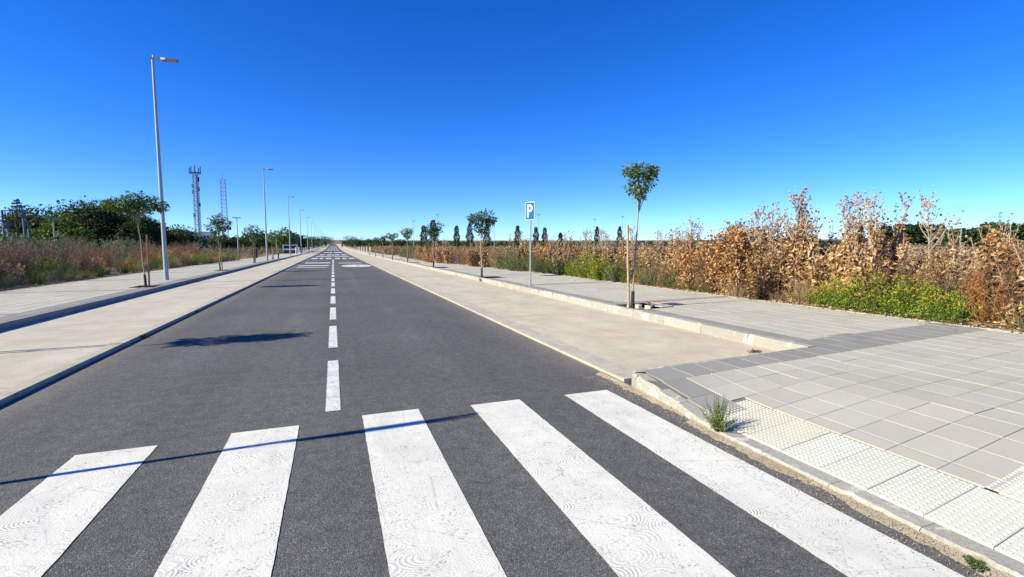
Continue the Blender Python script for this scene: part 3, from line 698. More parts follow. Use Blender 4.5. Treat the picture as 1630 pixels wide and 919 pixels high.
# ------------------------------------------------------------------ street lamps
def make_lamp(x, y, label, H=9.35, arm=.85, group='tall street lamps along the left pavement', z0=.12):
    z = float(gz(x, y)) + z0; t = empty('street_lamp', (x, y, z), label, 'street lamp', group); far_ = y > 150
    b = MB(); b.tube([(0, 0, 0), (0, 0, 1.4), (0, 0, H)], [.086, .08, .045], 16 if not far_ else 6); b.build('pole', M['galv'], t, True)
    b = MB(); b.box(-.19, .19, -.19, .19, -.01, .02); b.build('base_plate', M['galv'], t)
    b = MB(); b.box(-.08, .3, -.045, .045, H - .03, H + .03); b.tube([(.02, 0, H + .03), (.02, 0, H + .12)], .03, 6); b.build('arm', M['galv'], t)
    b = MB(); v = np.array([(.28, -.07, H), (.28, .07, H), (.45, .15, H - .01), (arm, .13, H + .0), (arm, -.13, H + .0), (.45, -.15, H - .01)])
    v = np.vstack([v + [0, 0, -.035], v * [1, .8, 1] + [0, 0, .055]])
    b.add(v, q=[(i, i + 6, (i + 1) % 6 + 6, (i + 1) % 6) for i in range(6)] + [(6, 11, 8, 7), (11, 10, 9, 8), (0, 1, 2, 5), (5, 2, 3, 4)]); b.build('luminaire', M['galv_dark'], t)
    b = MB(); b.box(.47, arm - .04, -.1, .1, H - .05, H - .038); b.build('lens', M['lens'], t)
    b = MB(); b.box(.07, .11, -.05, .05, .5, .85); b.build('door', M['galv'], t)
    return t
names = ['nearest and tallest-looking grey street lamp on the left', 'second street lamp on the left, with a black bin behind it', 'third street lamp on the left, in front of the white cabinet wall', 'fourth street lamp in the row on the left', 'fifth street lamp in the row on the left']
for i in range(16):
    y_ = 23.5 if i == 0 else 53 + 27.6 * (i - 1); x_ = -6.5 if i == 0 else -6.15
    make_lamp(x_, y_, names[i] if i < 5 else 'thin distant street lamp, %s from the viewer in the left row' % ['sixth', 'seventh', 'eighth', 'ninth', 'tenth', 'eleventh', 'twelfth', 'thirteenth', 'fourteenth', 'fifteenth', 'farthest'][i - 5], H=8.88 if i == 0 else 8.95, group=None if i < 5 else 'distant street lamps of the left row')

# crossing sign outside the frame: throws the long thin shadow over the stripes
def sign(loc, rz, label, kind):
    t = empty('road_sign', loc, label, 'sign', rz=rz)
    if kind == 'P':
        b = MB(); b.tube([(0, .03, 0), (0, .03, 2.8)], .028, 12); b.build('post', M['galv'], t, True)
        b = MB(); b.box(-.06, .06, -.03, .09, -.01, .012); b.build('foot_plate', M['galv'], t)
        def rr(w_, h_, r_, y_, th, zc):
            p = []
            for cx_, cz_, a0 in ((w_ / 2 - r_, h_ / 2 - r_, 0), (-w_ / 2 + r_, h_ / 2 - r_, 90), (-w_ / 2 + r_, -h_ / 2 + r_, 180), (w_ / 2 - r_, -h_ / 2 + r_, 270)):
                for a in (0, 30, 60, 90): p.append((cx_ + r_ * math.cos(R(a0 + a)), cz_ + r_ * math.sin(R(a0 + a))))
            n = len(p); v = [(x_, y_, z_ + zc) for x_, z_ in p] + [(x_, y_ + th, z_ + zc) for x_, z_ in p] + [(0, y_, zc), (0, y_ + th, zc)]; b = MB()
            b.add(v, q=[(i, i + n, (i + 1) % n + n, (i + 1) % n) for i in range(n)], t=[(i, (i + 1) % n, 2 * n) for i in range(n)] + [(n + (i + 1) % n, n + i, 2 * n + 1) for i in range(n)]); return b
        zc = 2.58
        rr(.42, .62, .03, -.012, .02, zc).build('backing', M['galv'], t)
        rr(.418, .618, .03, -.016, .003, zc).build('white_border', M['white'], t)
        rr(.385, .585, .025, -.020, .003, zc).build('blue_panel', M['blue'], t)
        # letter P: stem and bowl
        b = MB(); th = .003; y0 = -.0235
        def poly_ring(outer, inner):
            n = len(outer); v = [(x_, y0, z_) for x_, z_ in outer] + [(x_, y0, z_) for x_, z_ in inner]
            b.add(v, q=[(i, i + 1, n + i + 1, n + i) for i in range(n - 1)])
        b.add([(-.115, y0, zc - .22), (-.045, y0, zc - .22), (-.045, y0, zc + .22), (-.115, y0, zc + .22)], q=[(0, 1, 2, 3)])
        aa = [R(a) for a in range(-90, 91, 15)]; cz_ = zc + .095; outer = [(-.045, cz_ - .125)] + [(.01 + .115 * math.cos(a), cz_ + .125 * math.sin(a)) for a in aa] + [(-.045, cz_ + .125)]
        inner = [(-.045, cz_ - .06)] + [(.005 + .05 * math.cos(a), cz_ + .06 * math.sin(a)) for a in aa] + [(-.045, cz_ + .06)]
        poly_ring(outer, inner); b.build('letter_p', M['white'], t)
    else:
        b = MB(); b.tube([(0, 0, 0), (0, 0, 2.95)], .025, 10); b.build('post', M['galv'], t, True)
        b = MB(); b.box(-.3, .3, -.05, -.03, 2.15, 2.75); b.build('plate', M['blue'], t)
        b = MB(); b.add([(-.22, -.052, 2.24), (.22, -.052, 2.24), (0, -.052, 2.64)], t=[(0, 1, 2)]); b.build('white_triangle', M['white'], t)
    return t
sign((6.42, 15.4, .17), R(-62), 'blue and white P parking sign on a slim grey post on the right pavement', 'P')
sign((-3.62, 3.84, .05), 0, 'blue crossing sign on a post left of the crosswalk, just outside the frame', 'X')

# ------------------------------------------------------------------ plants
def rdir(r, k, up=.0, spread=1.0):
    d = r.normal(0, spread, (k, 3)); d[:, 2] += up; return d
def g_thistle(seed, H=2.2, dense=1.0, top=1.0, spread=.32, leafL=.17):
    """dry tall thistle: returns {part: MB}"""
    r = np.random.default_rng(seed); st, lf, hd = MB(), MB(), MB()
    bend = r.normal(0, .10, 2)
    def axis(s): return np.stack([bend[0] * s ** 2 * H / 2, bend[1] * s ** 2 * H / 2, s * H], -1)
    s = np.linspace(0, 1, 8); st.tube(axis(s), np.linspace(.016, .005, 8), 5)
    nb = int(9 * top) + 2
    for k in range(nb):          # candelabra at the top
        t = r.uniform(.52, .96); a = r.uniform(0, 2 * np.pi); L = (1.12 - t) * H * r.uniform(.35, .62); p = axis(np.array(t))
        d = np.array([math.cos(a) * .5, math.sin(a) * .5, 1.0]); d /= np.linalg.norm(d)
        e = p + d * L + [0, 0, .06 * L]; m = (p + e) / 2 + [d[0] * .05, d[1] * .05, -.02]
        st.tube([p, m, e], [.009, .007, .005], 4, False)
        hp = [e]
        for j in range(r.integers(2, 5)):
            q = p + (e - p) * r.uniform(.45, .95); f = q + (d * .6 + r.normal(0, .5, 3) + [0, 0, .5]) * r.uniform(.06, .16); st.tube([q, f], [.003, .002], 3, False); hp.append(f)
        hp = np.array(hp); hd.heads(hp, rdir(r, len(hp), 1.2, .5), r.uniform(.017, .029, len(hp)))
        q = np.repeat(hp, 4, 0); lf_d = rdir(r, len(q), .2, .8); hd.leaves(q, lf_d, r.normal(0, 1, q.shape), .045, .016)
        m_ = 5; tt = r.uniform(.1, .9, m_)[:, None]; q = p + (e - p) * tt; lf.leaves(q, rdir(r, m_, .1, .8), rdir(r, m_, 1, .5), r.uniform(.05, .10, m_), .03, .5)
    for k in range(int(5 * dense)):   # low side branches carrying foliage
        t = r.uniform(.05, .55); a = r.uniform(0, 2 * np.pi); L = r.uniform(.25, .6) * H * .42; p = axis(np.array(t)); d = np.array([math.cos(a) * .8, math.sin(a) * .8, 1.0]); d /= np.linalg.norm(d)
        e = p + d * L; st.tube([p, (p + e) / 2 + d * .01, e], [.008, .006, .003], 4, False)
        m_ = int(26 * dense); tt = r.uniform(.1, 1.05, m_)[:, None]; q = p + (e - p) * tt + r.normal(0, .015, (m_, 3)); dd = rdir(r, m_, -.25, .8); LL = r.uniform(.5, 1.15, m_) * leafL
        lf.leaves(q, dd, rdir(r, m_, .6, .8), LL, LL * r.uniform(.28, .55, m_), r.uniform(-.6, 1.1, m_), .3)
    m_ = int(120 * dense); t = r.uniform(.03, .84, m_) ** .9; q = axis(t) + r.normal(0, .02, (m_, 3)); a = r.uniform(0, 2 * np.pi, m_)
    dd = np.stack([np.cos(a), np.sin(a), r.uniform(-.9, .5, m_)], 1); LL = (1.15 - t * .8) * leafL * r.uniform(.7, 1.4, m_)
    lf.leaves(q, dd, rdir(r, m_, .8, .6), LL, LL * r.uniform(.25, .5, m_), r.uniform(-.5, 1.3, m_), .3)
    return [('stem', st, 'pale_stem'), ('leaves', lf, 'thistle_leaf'), ('seed_heads', hd, 'seed_head')]
def g_bush(seed, H=1.6, rad=.5, n=620, leafL=.12, mat='rust_leaf', stem='dry_stem', wide=.62):
    r = np.random.default_rng(seed); st, lf = MB(), MB()
    for k in range(9):
        a = r.uniform(0, 2 * np.pi); rr = rad * r.uniform(.3, 1.0); hh = H * r.uniform(.65, 1.05); e = np.array([math.cos(a) * rr, math.sin(a) * rr, hh]); b0 = np.array([math.cos(a), math.sin(a), 0]) * .08
        m = (b0 + e) / 2 + r.normal(0, .05, 3); st.tube([b0, m, e], [.010, .007, .003], 4, False)
        k_ = n // 9; t = r.uniform(.08, 1.04, k_) ** .85; q = b0 + (e - b0) * t[:, None] + r.normal(0, .075, (k_, 3)) * (1 + .6 * (1 - np.abs(2 * t - 1)))[:, None]
        o = np.stack([q[:, 0] - b0[0] * .3, q[:, 1] - b0[1] * .3, 0 * t], 1); dd = o / (np.linalg.norm(o, axis=1)[:, None] + .05) + r.normal(0, .7, (k_, 3)); dd[:, 2] -= .25
        LL = leafL * r.uniform(.55, 1.35, k_); q[:, 2] = np.clip(q[:, 2], .03, None); lf.leaves(q, dd, rdir(r, k_, .7, .8), LL, LL * r.uniform(.7, 1.1, k_) * wide, r.uniform(-.5, 1.0, k_), .3)
    return [('stem', st, stem), ('leaves', lf, mat)]
def g_fine(seed, H=.6, rad=.5, n=2300, mat='bush_green', fl=90, flmat='flower'):
    r = np.random.default_rng(seed); st, lf, fw = MB(), MB(), MB()
    for k in range(30):
        a = r.uniform(0, 2 * np.pi); rr = rad * r.uniform(.1, 1) ** .6; hh = H * r.uniform(.6, 1.1) * (1 - .35 * (rr / rad) ** 2); e = np.array([math.cos(a) * rr, math.sin(a) * rr, hh]); b0 = e * [.3, .3, 0]
        m = (b0 + e) / 2 + [0, 0, .05]; st.tube([b0, m, e], [.004, .003, .0015], 3, False)
        k_ = n // 30; t = r.uniform(.12, 1.05, k_); q = b0 + (e - b0) * t[:, None] + r.normal(0, .035, (k_, 3)); q[:, 2] = np.clip(q[:, 2], .015, None)
        dd = (e - b0)[None] * .6 + r.normal(0, .6, (k_, 3)); LL = r.uniform(.025, .055, k_); lf.leaves(q, dd, rdir(r, k_, .7, .8), LL, LL * .35, .3)
        f_ = fl // 30
        if f_: q = e + r.normal(0, .045, (f_, 3)); fw.heads(q, rdir(r, f_, 1, .4), r.uniform(.008, .016, f_))
    out = [('stem', st, 'dry_stem' if fl == 0 else 'grass_green'), ('leaves', lf, mat)]
    if fl: out.append(('flowers', fw, flmat))
    return out
def g_grass(seed, H=.45, rad=.18, n=170, mat='grass_green', wd=.009, droop=.4):
    r = np.random.default_rng(seed); lf = MB(); a = r.uniform(0, 2 * np.pi, n); rr = rad * r.uniform(0, 1, n) ** .6; P = np.stack([np.cos(a) * rr, np.sin(a) * rr, 0 * a], 1)
    D = np.stack([np.cos(a) * .35 * rr / rad, np.sin(a) * .35 * rr / rad, np.ones(n)], 1) + r.normal(0, .13, (n, 3)); lf.blades(P, D, H * r.uniform(.45, 1.1, n), wd, droop)
    return [('blades', lf, mat)]
def g_brush(seed, H=1.25, rad=.35, n=26, mat='brown_twig', tw=34):
    """fine upright dead weed: stems with countless small twigs"""
    r = np.random.default_rng(seed); st, tg = MB(), MB()
    for k in range(n):
        a = r.uniform(0, 2 * np.pi); rr = rad * r.uniform(.15, 1) ** .6; e = np.array([math.cos(a) * rr, math.sin(a) * rr, H * r.uniform(.6, 1.08)]); b0 = e * [.4, .4, 0]
        m = (b0 + e) / 2 + r.normal(0, .03, 3); st.tube([b0, m, e], [.0035, .003, .0015], 3, False)
        t = r.uniform(.12, 1.02, tw); q = b0 + (e - b0) * t[:, None] + r.normal(0, .015, (tw, 3)); dd = rdir(r, tw, .9, .6); tg.blades(q, dd, r.uniform(.05, .15, tw), r.uniform(.005, .012, tw), .2)
    return [('stem', st, mat), ('twigs', tg, mat)]
LIB = {}
def lib(key, gen):
    LIB[key] = [(nm, mb.mesh(key + '_' + nm), mt, mb.arrays()) for nm, mb, mt in gen]
    for nm, me, mt, ar in LIB[key]: me.materials.append(M[mt])
for i in range(5): lib('thistle%d' % i, g_thistle(40 + i, H=[2.3, 2.1, 1.8, 2.15, 1.6][i], dense=[1.5, 1.8, 1.4, 1.9, 1.6][i], top=[.6, .2, .4, .1, .0][i], leafL=[.24, .21, .26, .23, .22][i]))
lib('tall_thistle0', g_thistle(60, 2.6, 1.2, 1.9, leafL=.17)); lib('tall_thistle1', g_thistle(61, 2.5, 1.0, 1.5, leafL=.16)); lib('tall_thistle2', g_thistle(62, 2.45, .45, 1.7, leafL=.14))
for i in range(3): lib('rust%d' % i, g_bush(70 + i, H=[1.55, 1.75, 1.3][i], rad=[.5, .45, .5][i], n=820, leafL=.115))
for i in range(3): lib('tan%d' % i, g_bush(80 + i, H=[1.4, 1.6, 1.15][i], rad=.45, n=700, leafL=.11, mat='thistle_leaf', wide=.4))
for i in range(3): lib('yellow%d' % i, g_fine(90 + i, H=[.62, .55, .7][i], rad=[.5, .45, .5][i]))
for i in range(2): lib('green%d' % i, g_fine(95 + i, H=[.9, .7][i], rad=.5, n=2400, mat='weed_green', fl=0))
for i in range(2): lib('grass%d' % i, g_grass(100 + i, [.5, .75][i]))
for i in range(2): lib('drygrass%d' % i, g_grass(104 + i, [.6, .85][i], .22, 190, 'grass_dry', .007))
for i in range(3): lib('brush%d' % i, g_brush(110 + i, [1.25, 1.4, 1.0][i]))
for i in range(2): lib('rustbrush%d' % i, g_brush(115 + i, [1.0, 1.2][i], .45, n=44, mat='rust_twig', tw=70))
for i in range(2): lib('greybrush%d' % i, g_brush(118 + i, [1.1, 1.3][i], .4, n=36, tw=44, mat='grey_brown_twig'))
NAMES = {'thistle': ('dry_thistle', 'thistle'), 'tall_thistle': ('dry_thistle', 'thistle'), 'rust': ('dry_bush', 'bush'), 'tan': ('dry_bush', 'bush'), 'yellow': ('flowering_bush', 'bush'), 'green': ('green_bush', 'bush'),
         'grass': ('grass_tuft', 'grass'), 'drygrass': ('grass_tuft', 'grass'), 'brush': ('dry_weed', 'weed'), 'rustbrush': ('dry_weed', 'weed'), 'greybrush': ('dry_weed', 'weed')}
def plant(key, x, y, s=1.0, rz=None, label=None, group=None, sz=None, z=.12, tilt=(0, 0)):
    kind = key.rstrip('0123456789'); nm, cat = NAMES[kind]
    o = empty(nm, (x, y, z + float(gz(x, y))), label, cat, group, rz if rz is not None else random.uniform(0, 6.28)); o.scale = (s, s, sz or s)
    o.rotation_euler[0] = tilt[0]; o.rotation_euler[1] = tilt[1]
    for pn, me, mt, ar in LIB[key]:
        c = link(pn, me, None, o)
        if pn != 'stem': tag(c, kind='stuff')
    return o
def fld(spec, rngs, name, label, kind_z=.12):
    """joins transformed copies of library plants into one stuff object per material"""
    acc = {}
    for key, x, y, s, a, sz in spec:
        ca, sa = math.cos(a), math.sin(a); z = kind_z + float(gz(x, y))
        for pn, me, mt, (V, T, Q) in LIB[key]:
            v = V * [s, s, sz]; v = np.stack([v[:, 0] * ca - v[:, 1] * sa + x, v[:, 0] * sa + v[:, 1] * ca + y, v[:, 2] + z], 1)
            acc.setdefault(mt, MB()).add(v, t=T, q=Q)
    root = empty(name, (0, 0, 0)); tag(root, label, 'weeds', kind='stuff')
    for mt, mb in acc.items(): tag(mb.build({'pale_stem': 'stems', 'dry_stem': 'stems'}.get(mt, 'foliage'), M[mt], root), kind='stuff')

# --- named plants of the right edge, near to far
plant('rust2', 11.2, 4.6, 1.05, label='low rust-brown bush at the right border of the picture', group=None)
plant('rustbrush0', 11.1, 5.0, 1.0, label='fine rust-orange weed right of the yellow-flowered bushes')
plant('rustbrush1', 11.9, 4.7, 1.1, label='taller rust-orange weed behind the low rust bush at the right border')
plant('rust1', 12.0, 5.1, 1.0, label='leafy rust-gold bush behind the fine rust weeds at the right border')
plant('thistle3', 10.9, 4.45, .8, label='drooping leafy thistle cut by the right border of the picture')
plant('thistle1', 11.9, 5.6, .85, label='leafy thistle between the lone skeleton thistle and the right border')
plant('rust0', 10.5, 11.9, 1.0, label='rust bush at the left end of the orange bushes')
plant('rust1', 10.7, 10.6, 1.08, label='tall golden bush between the two orange ones')
plant('green1', 10.55, 4.2, .55, label='low grey-green weed at the pavement edge at the right border')
for i, (k, x_, y_, s_, lb) in enumerate([('yellow0', 10.2, 5.15, .85, 'rightmost yellow-flowered green bush spilling onto the dark slabs'), ('yellow1', 10.4, 5.75, 1.4, 'large yellow-flowered bush second from the right'),
        ('yellow2', 10.35, 6.45, 1.35, 'tallest yellow-flowered green bush in the middle of its clump'), ('yellow0', 10.35, 7.15, 1.15, 'yellow-flowered bush third from the left of its clump'),
        ('yellow1', 10.55, 7.75, .9, 'pale yellow-green bush second from the left of its clump'), ('yellow2', 10.6, 8.2, .6, 'small leftmost yellow-flowered bush of the clump near the dark band'),
        ('yellow0', 11.1, 6.0, 1.15, 'yellow-green bush behind the large yellow-flowered one')]):
    plant(k, x_, y_, s_, label=lb)
plant('drygrass0', 10.3, 3.9, .5, label='flattened straw tuft on the pavement edge at far right')
plant('grass1', 11.25, 5.5, 1.3, label='tall green grass rising behind the yellow-flowered bushes')
plant('tall_thistle2', 12.1, 6.5, .98, label='lone tall thistle skeleton standing clear against the sky at far right')
plant('tall_thistle0', 10.75, 8.75, 1.03, label='tallest thistle of all, crown high above the golden thicket')
plant('tall_thistle1', 11.2, 7.25, 1.0, label='tall pale thistle at the right end of the golden thicket')
plant('tall_thistle0', 11.15, 7.75, .93, label='tall thistle with several heads beside the rightmost of the thicket')
plant('tall_thistle1', 10.8, 9.35, .95, label='tall thistle just left of the tallest one')
plant('tall_thistle0', 10.7, 9.9, .9, label='pale branching thistle second left of the tallest one')
plant('rust1', 10.55, 10.0, 1.15, label='large golden-rust bush hanging over the pavement in the middle of the thicket')
plant('rust0', 10.6, 11.1, 1.12, label='dark orange bush left of the golden-rust one')
plant('rust2', 10.45, 9.2, .95, label='low rust bush at the foot of the tallest thistle')
# --- unnamed front-row plants by stretch
def stretch(keys, n, x0, x1, y0, y1, label_of, group_of, smin=.85, smax=1.15, xf=None, rows=True):
    for i in range(n):
        k = keys[i % len(keys)]; yy_ = y0 + (y1 - y0) * ((i + random.random()) / n); xx_ = random.uniform(x0, x1) + (xf(yy_) if xf else 0)
        kind = k.rstrip('0123456789'); s_ = random.uniform(smin, smax); fx_ = (xx_ - (xf(yy_) if xf else 0) - x0) / (x1 - x0)
        pre = ('' if x1 - x0 < .7 else 'front-row ' if fx_ < .33 else 'middle-row ' if fx_ < .66 else 'back-row ') + ('' if smax - smin < .14 else 'lower ' if s_ < (smin + smax) / 2 else 'taller ')
        plant(k, xx_, yy_, s_, label=pre + label_of[kind], group=group_of + ', ' + kind.replace('_', ' ').replace('brush', ' brush'))
def lab_for(where):
    return {'thistle': 'curly-leaved dry thistle ' + where, 'rust': 'rust-brown dry bush ' + where, 'tan': 'tan dry bush ' + where, 'brush': 'fine brown dead weed ' + where,
            'rustbrush': 'fine rust-red weed ' + where, 'grass': 'green grass tuft ' + where, 'drygrass': 'straw-coloured grass tuft ' + where, 'green': 'grey-green low bush ' + where, 'yellow': 'yellow-green flowering bush ' + where, 'greybrush': 'fine grey-brown dead weed ' + where}
for x_, y_, s_, lb in ((11.2, 9.6, 1.9, 'tall green grass showing through the golden thicket'), (11.4, 12.2, 1.8, 'green grass showing between orange bushes and leaning tree'), (10.9, 14.6, 1.7, 'tall green grass just right of the leaning tree trunk'), (11.5, 7.2, 1.7, 'green grass behind the small left end of the yellow flowers')): plant('grass1', x_, y_, s_, label=lb)
plant('green0', 10.35, 12.9, .8, label='low sage-green bush at the pavement edge right of the leaning tree')
plant('green1', 10.3, 13.7, .9, label='second sage-green bush at the pavement edge, nearer to the leaning tree')
T5 = ['thistle0', 'thistle1', 'thistle2', 'thistle3', 'thistle4']
Z = lab_for('of the tall thicket left of yellow flowers')
stretch(['thistle1', 'thistle3', 'thistle0', 'thistle1', 'thistle4', 'thistle2'], 26, 10.85, 12.4, 6.9, 10.8, {k: v.replace('curly-leaved ', 'leafy ') for k, v in Z.items()}, 'plants of the tall golden thicket', .94, 1.14)
A = lab_for('behind the yellow-flowered bushes')
stretch(T5 + ['tan0', 'tan1'], 34, 11.0, 13.4, 4.6, 8.6, A, 'plants behind the yellow-flowered bushes', .68, .82)
stretch(['tan2', 'tan0', 'thistle4'], 8, 10.7, 11.2, 6.9, 8.6, A, 'plants behind the yellow-flowered bushes', .75, .95)
B = lab_for('right of the leaning tree')
stretch(T5 + ['tan1', 'thistle1', 'tan0'], 34, 10.5, 12.2, 8.6, 13.6, B, 'plants of the thicket right of the leaning tree', .82, 1.02)
stretch(['grass0', 'drygrass1', 'green1', 'grass1', 'tan2', 'drygrass0', 'grass0'], 20, 10.2, 10.45, 10.9, 14.8, B, 'plants of the thicket right of the leaning tree', .5, .8)
Cc = lab_for('between the leaning tree and the parking sign')
stretch(T5 + ['tan1', 'tan2', 'rust2'], 30, 10.4, 12.2, 13.8, 20.5, Cc, 'plants between the leaning tree and the parking sign', .78, 1.0)
stretch(['yellow2', 'grass1', 'yellow0', 'green0', 'drygrass1', 'yellow1', 'grass1'], 17, 10.15, 10.5, 15.0, 20.0, Cc, 'plants between the leaning tree and the parking sign', .9, 1.25)
Dd = lab_for('between parking sign and second right-hand tree')
xr = lambda y_: -max(0, (y_ - 22)) * .13
stretch(T5 + ['rust0', 'tan1'], 24, 10.3, 12.0, 20.5, 27, Dd, 'plants behind the parking sign', .85, 1.05, xr)
plant('yellow1', 10.25, 17.2, 1.9, label='big yellow-green bush at the pavement edge right of the parking sign')
plant('yellow2', 10.35, 18.1, 1.8, label='yellow-green bush just left of the big one, right of the parking sign')
plant('yellow0', 10.4, 16.4, 1.5, label='olive bush between the big yellow-green one and the leaning tree')
plant('grass1', 10.7, 16.7, 1.7, label='tall bright green grass above the yellow-green bushes right of the parking sign')
plant('grass1', 10.3, 20.3, 1.5, label='dark green grass clump directly behind the parking sign post')
for k_, (xx_, yy_, lb_) in enumerate([(9.75, 25.6, 'right half of the wide dark green bush behind the second tree'), (9.55, 27.0, 'left half of the wide dark green bush behind the second tree')]): plant('green%d' % k_, xx_, yy_, 2.0 if k_ else 1.7, label=lb_)
stretch(['green0', 'green1', 'grass1', 'green0'], 7, 9.8, 10.5, 20.6, 25.5, Dd, 'plants behind the parking sign', 1.1, 1.5, xr)
Ee = lab_for('on the right, past the third tree')
stretch(['tan0', 'brush0', 'thistle1', 'brush1', 'rust2', 'brush2', 'tan2', 'thistle2'], 56, 10.0, 11.8, 27, 48, Ee, 'plants far along the right pavement', .85, 1.05, lambda y_: -max(0, min(y_ - 22, 18)) * .13)
stretch(['green0', 'green1'], 8, 8.2, 9.2, 52, 66, lab_for('beside the side street far on the right'), 'green bushes beside the far side street', 1.8, 2.3)
plant('tall_thistle1', 10.6, 15.4, .85, label='thistle with forked pale top just right of the leaning tree trunk')
plant('tall_thistle2', 10.7, 17.6, .85, label='slender forked thistle halfway between leaning tree and parking sign')
plant('tall_thistle0', 10.8, 19.4, .80, label='thick-topped thistle nearest to the right of the parking sign')
plant('tall_thistle1', 10.7, 12.4, .9, label='thistle rising right of the leaning tree, second from its trunk')
stretch(['drygrass1', 'brush2', 'drygrass0', 'brush0', 'grass1', 'drygrass1'], 34, 10.25, 10.85, 7.9, 20.5, lab_for('at the front edge of the right-hand weeds'), 'fine stems at the front edge of the plants on the right', .8, 1.15)
stretch(['drygrass1', 'brush2', 'greybrush0'], 12, 10.9, 11.6, 4.2, 7.5, lab_for('among the leafy plants at the right border'), 'fine stems among the plants at the right border', .9, 1.2)
# --- left edge: lower weeds, height grows away from the pavement
Lf = lab_for('along the left pavement before the first street lamp'); Lg = lab_for('along the left pavement beyond the first street lamp')
def left_row(n, y0, y1, labels, group, keys_lo, keys_hi):
    for i in range(n):
        yy_ = y0 + (y1 - y0) * (i + random.random()) / n; dpt = random.random() ** .8 * 2.6; k = random.choice(keys_lo if dpt < .8 else keys_hi)
        hgt = {'thistle': 2.0, 'rust': 1.5, 'tan': 1.4, 'brush': 1.25, 'rustbrush': 1.15, 'greybrush': 1.25, 'grass': .6, 'drygrass': .7, 'green': .85, 'yellow': .6}[k.rstrip('0123456789')]
        want = min(1.55, .35 + dpt * .55) * random.uniform(.85, 1.15); s_ = max(.5, min(1.3, want / hgt)); kind = k.rstrip('0123456789')
        plant(k, -9.95 - dpt + (.9 if yy_ > 34 else 0) * min(1, (yy_ - 34) / 12 if yy_ > 34 else 0), yy_, max(s_, .6), sz=s_, label=('edge-row ' if dpt < .8 else 'middle-row ' if dpt < 1.7 else 'back-row ') + labels[kind], group=group + ', ' + kind)
LO = ['drygrass0', 'grass0', 'green1', 'green0', 'greybrush0', 'grass1', 'green1', 'brush2']; HI = ['greybrush0', 'greybrush1', 'brush2', 'brush0', 'green0', 'tan2', 'brush1', 'yellow2', 'greybrush1', 'green1']
left_row(90, 15.5, 30, Lf, 'weeds along the near left pavement', LO, HI)
left_row(80, 30, 56, Lg, 'weeds along the farther left pavement', ['yellow0', 'green0', 'green1', 'grass1', 'yellow2', 'drygrass1'], ['brush0', 'drygrass1', 'rustbrush0', 'yellow2', 'tan2', 'drygrass1', 'green0'])
plant('thistle2', -10.4, 11.5, 1.2, label='tall thistle outside the left edge whose shadow crosses the kerb')
# --- field behind: joined copies (nobody could count them)
def scatter(n, fx, keys, smin, smax):
    out = []
    for i in range(n):
        x_, y_ = fx(); s_ = random.uniform(smin, smax); out.append((random.choice(keys), x_, y_, s_, random.uniform(0, 6.28), s_ * random.uniform(.85, 1.1)))
    return out
def fr1():
    y_ = random.uniform(3, 34); return 12.3 + random.random() ** 1.3 * 9 - max(0, (y_ - 22)) * .13, y_
fld(scatter(260, fr1, T5 + ['brush0', 'brush1', 'tan0', 'rustbrush1', 'tan1'], .68, .84), 0, 'field_weeds', 'dense dry thistles and weeds behind the front row on the right')
lib('far_clump0', g_brush(130, 1.5, .9, 26, 'brown_twig', 10)); lib('far_clump1', g_bush(131, 1.45, .9, 150, .22, 'tan_leaf', wide=.5)); lib('far_clump2', g_bush(132, 1.4, .9, 150, .22, 'rust_leaf', wide=.5)); lib('far_clump3', g_bush(133, 1.4, .9, 150, .2, 'weed_green', wide=.4))
NAMES['far_clump'] = ('dry_weed', 'weed')
def fr2():
    y_ = random.uniform(-4, 170); x_ = 10.8 + random.random() ** 1.6 * 110 - max(0, min(y_ - 22, 18)) * .13
    if y_ < 34 and x_ < 21: x_ += 12
    if 66 < y_ < 84 : y_ += 20
    return x_, y_
fld(scatter(1500, fr2, ['far_clump0', 'far_clump1', 'far_clump1', 'far_clump2', 'far_clump0'], .8, 1.12), 0, 'field_weeds', 'brown weed field reaching back to the horizon on the right')
def fl1():
    y_ = random.uniform(8, 60); return -12.7 - random.random() ** 1.2 * 14, y_
fld(scatter(420, fl1, ['greybrush0', 'greybrush1', 'brush0', 'brush1', 'green0', 'green0', 'green1', 'green0'], .95, 1.45), 0, 'field_weeds', 'grey-brown weed thicket behind the left pavement')
def fl2():
    y_ = random.uniform(50, 230); return -9.6 - random.random() ** 1.4 * 60, y_
fld(scatter(700, fl2, ['far_clump0', 'far_clump1', 'far_clump3', 'far_clump1', 'far_clump3'], .7, 1.05), 0, 'field_weeds', 'mixed brown and green weeds far along the left side')
def fl3():
    y_ = random.uniform(14, 60); return -17 - random.random() * 22, y_
fld(scatter(420, fl3, ['far_clump3', 'far_clump3', 'green1', 'green0', 'grass1'], 1.4, 2.1), 0, 'field_weeds', 'green scrub in front of the dark trees on the left')
def litter(x0, x1, y0, y1, n, z, name, label, mat, L):
    b = MB(); P = np.stack([rng.uniform(x0, x1, n), rng.uniform(y0, y1, n), np.full(n, z) + rng.uniform(0, .02, n)], 1); D = rng.normal(0, 1, (n, 3)); D[:, 2] *= .15; N = rng.normal(0, .3, (n, 3)); N[:, 2] += 1
    ll = L * rng.uniform(.4, 1.2, n); b.leaves(P, D, N, ll, ll * .45, rng.uniform(-.3, .6, n)); tag(b.build(name, mat), label, 'leaf litter', kind='stuff')
litter(9.95, 10.9, 3.0, 20, 3200, .185, 'leaf_litter', 'dry leaves and straw fallen along the back edge of the right pavement', M['thistle_leaf'], .10)
litter(9.3, 10.0, 2.6, 14, 130, .182, 'leaf_litter', 'scattered dry leaves blown onto the right pavement', M['tan_leaf'], .05)
litter(-10.6, -9.6, 14, 40, 1800, .135, 'leaf_litter', 'dry straw along the back edge of the left pavement', M['tan_leaf'], .10)

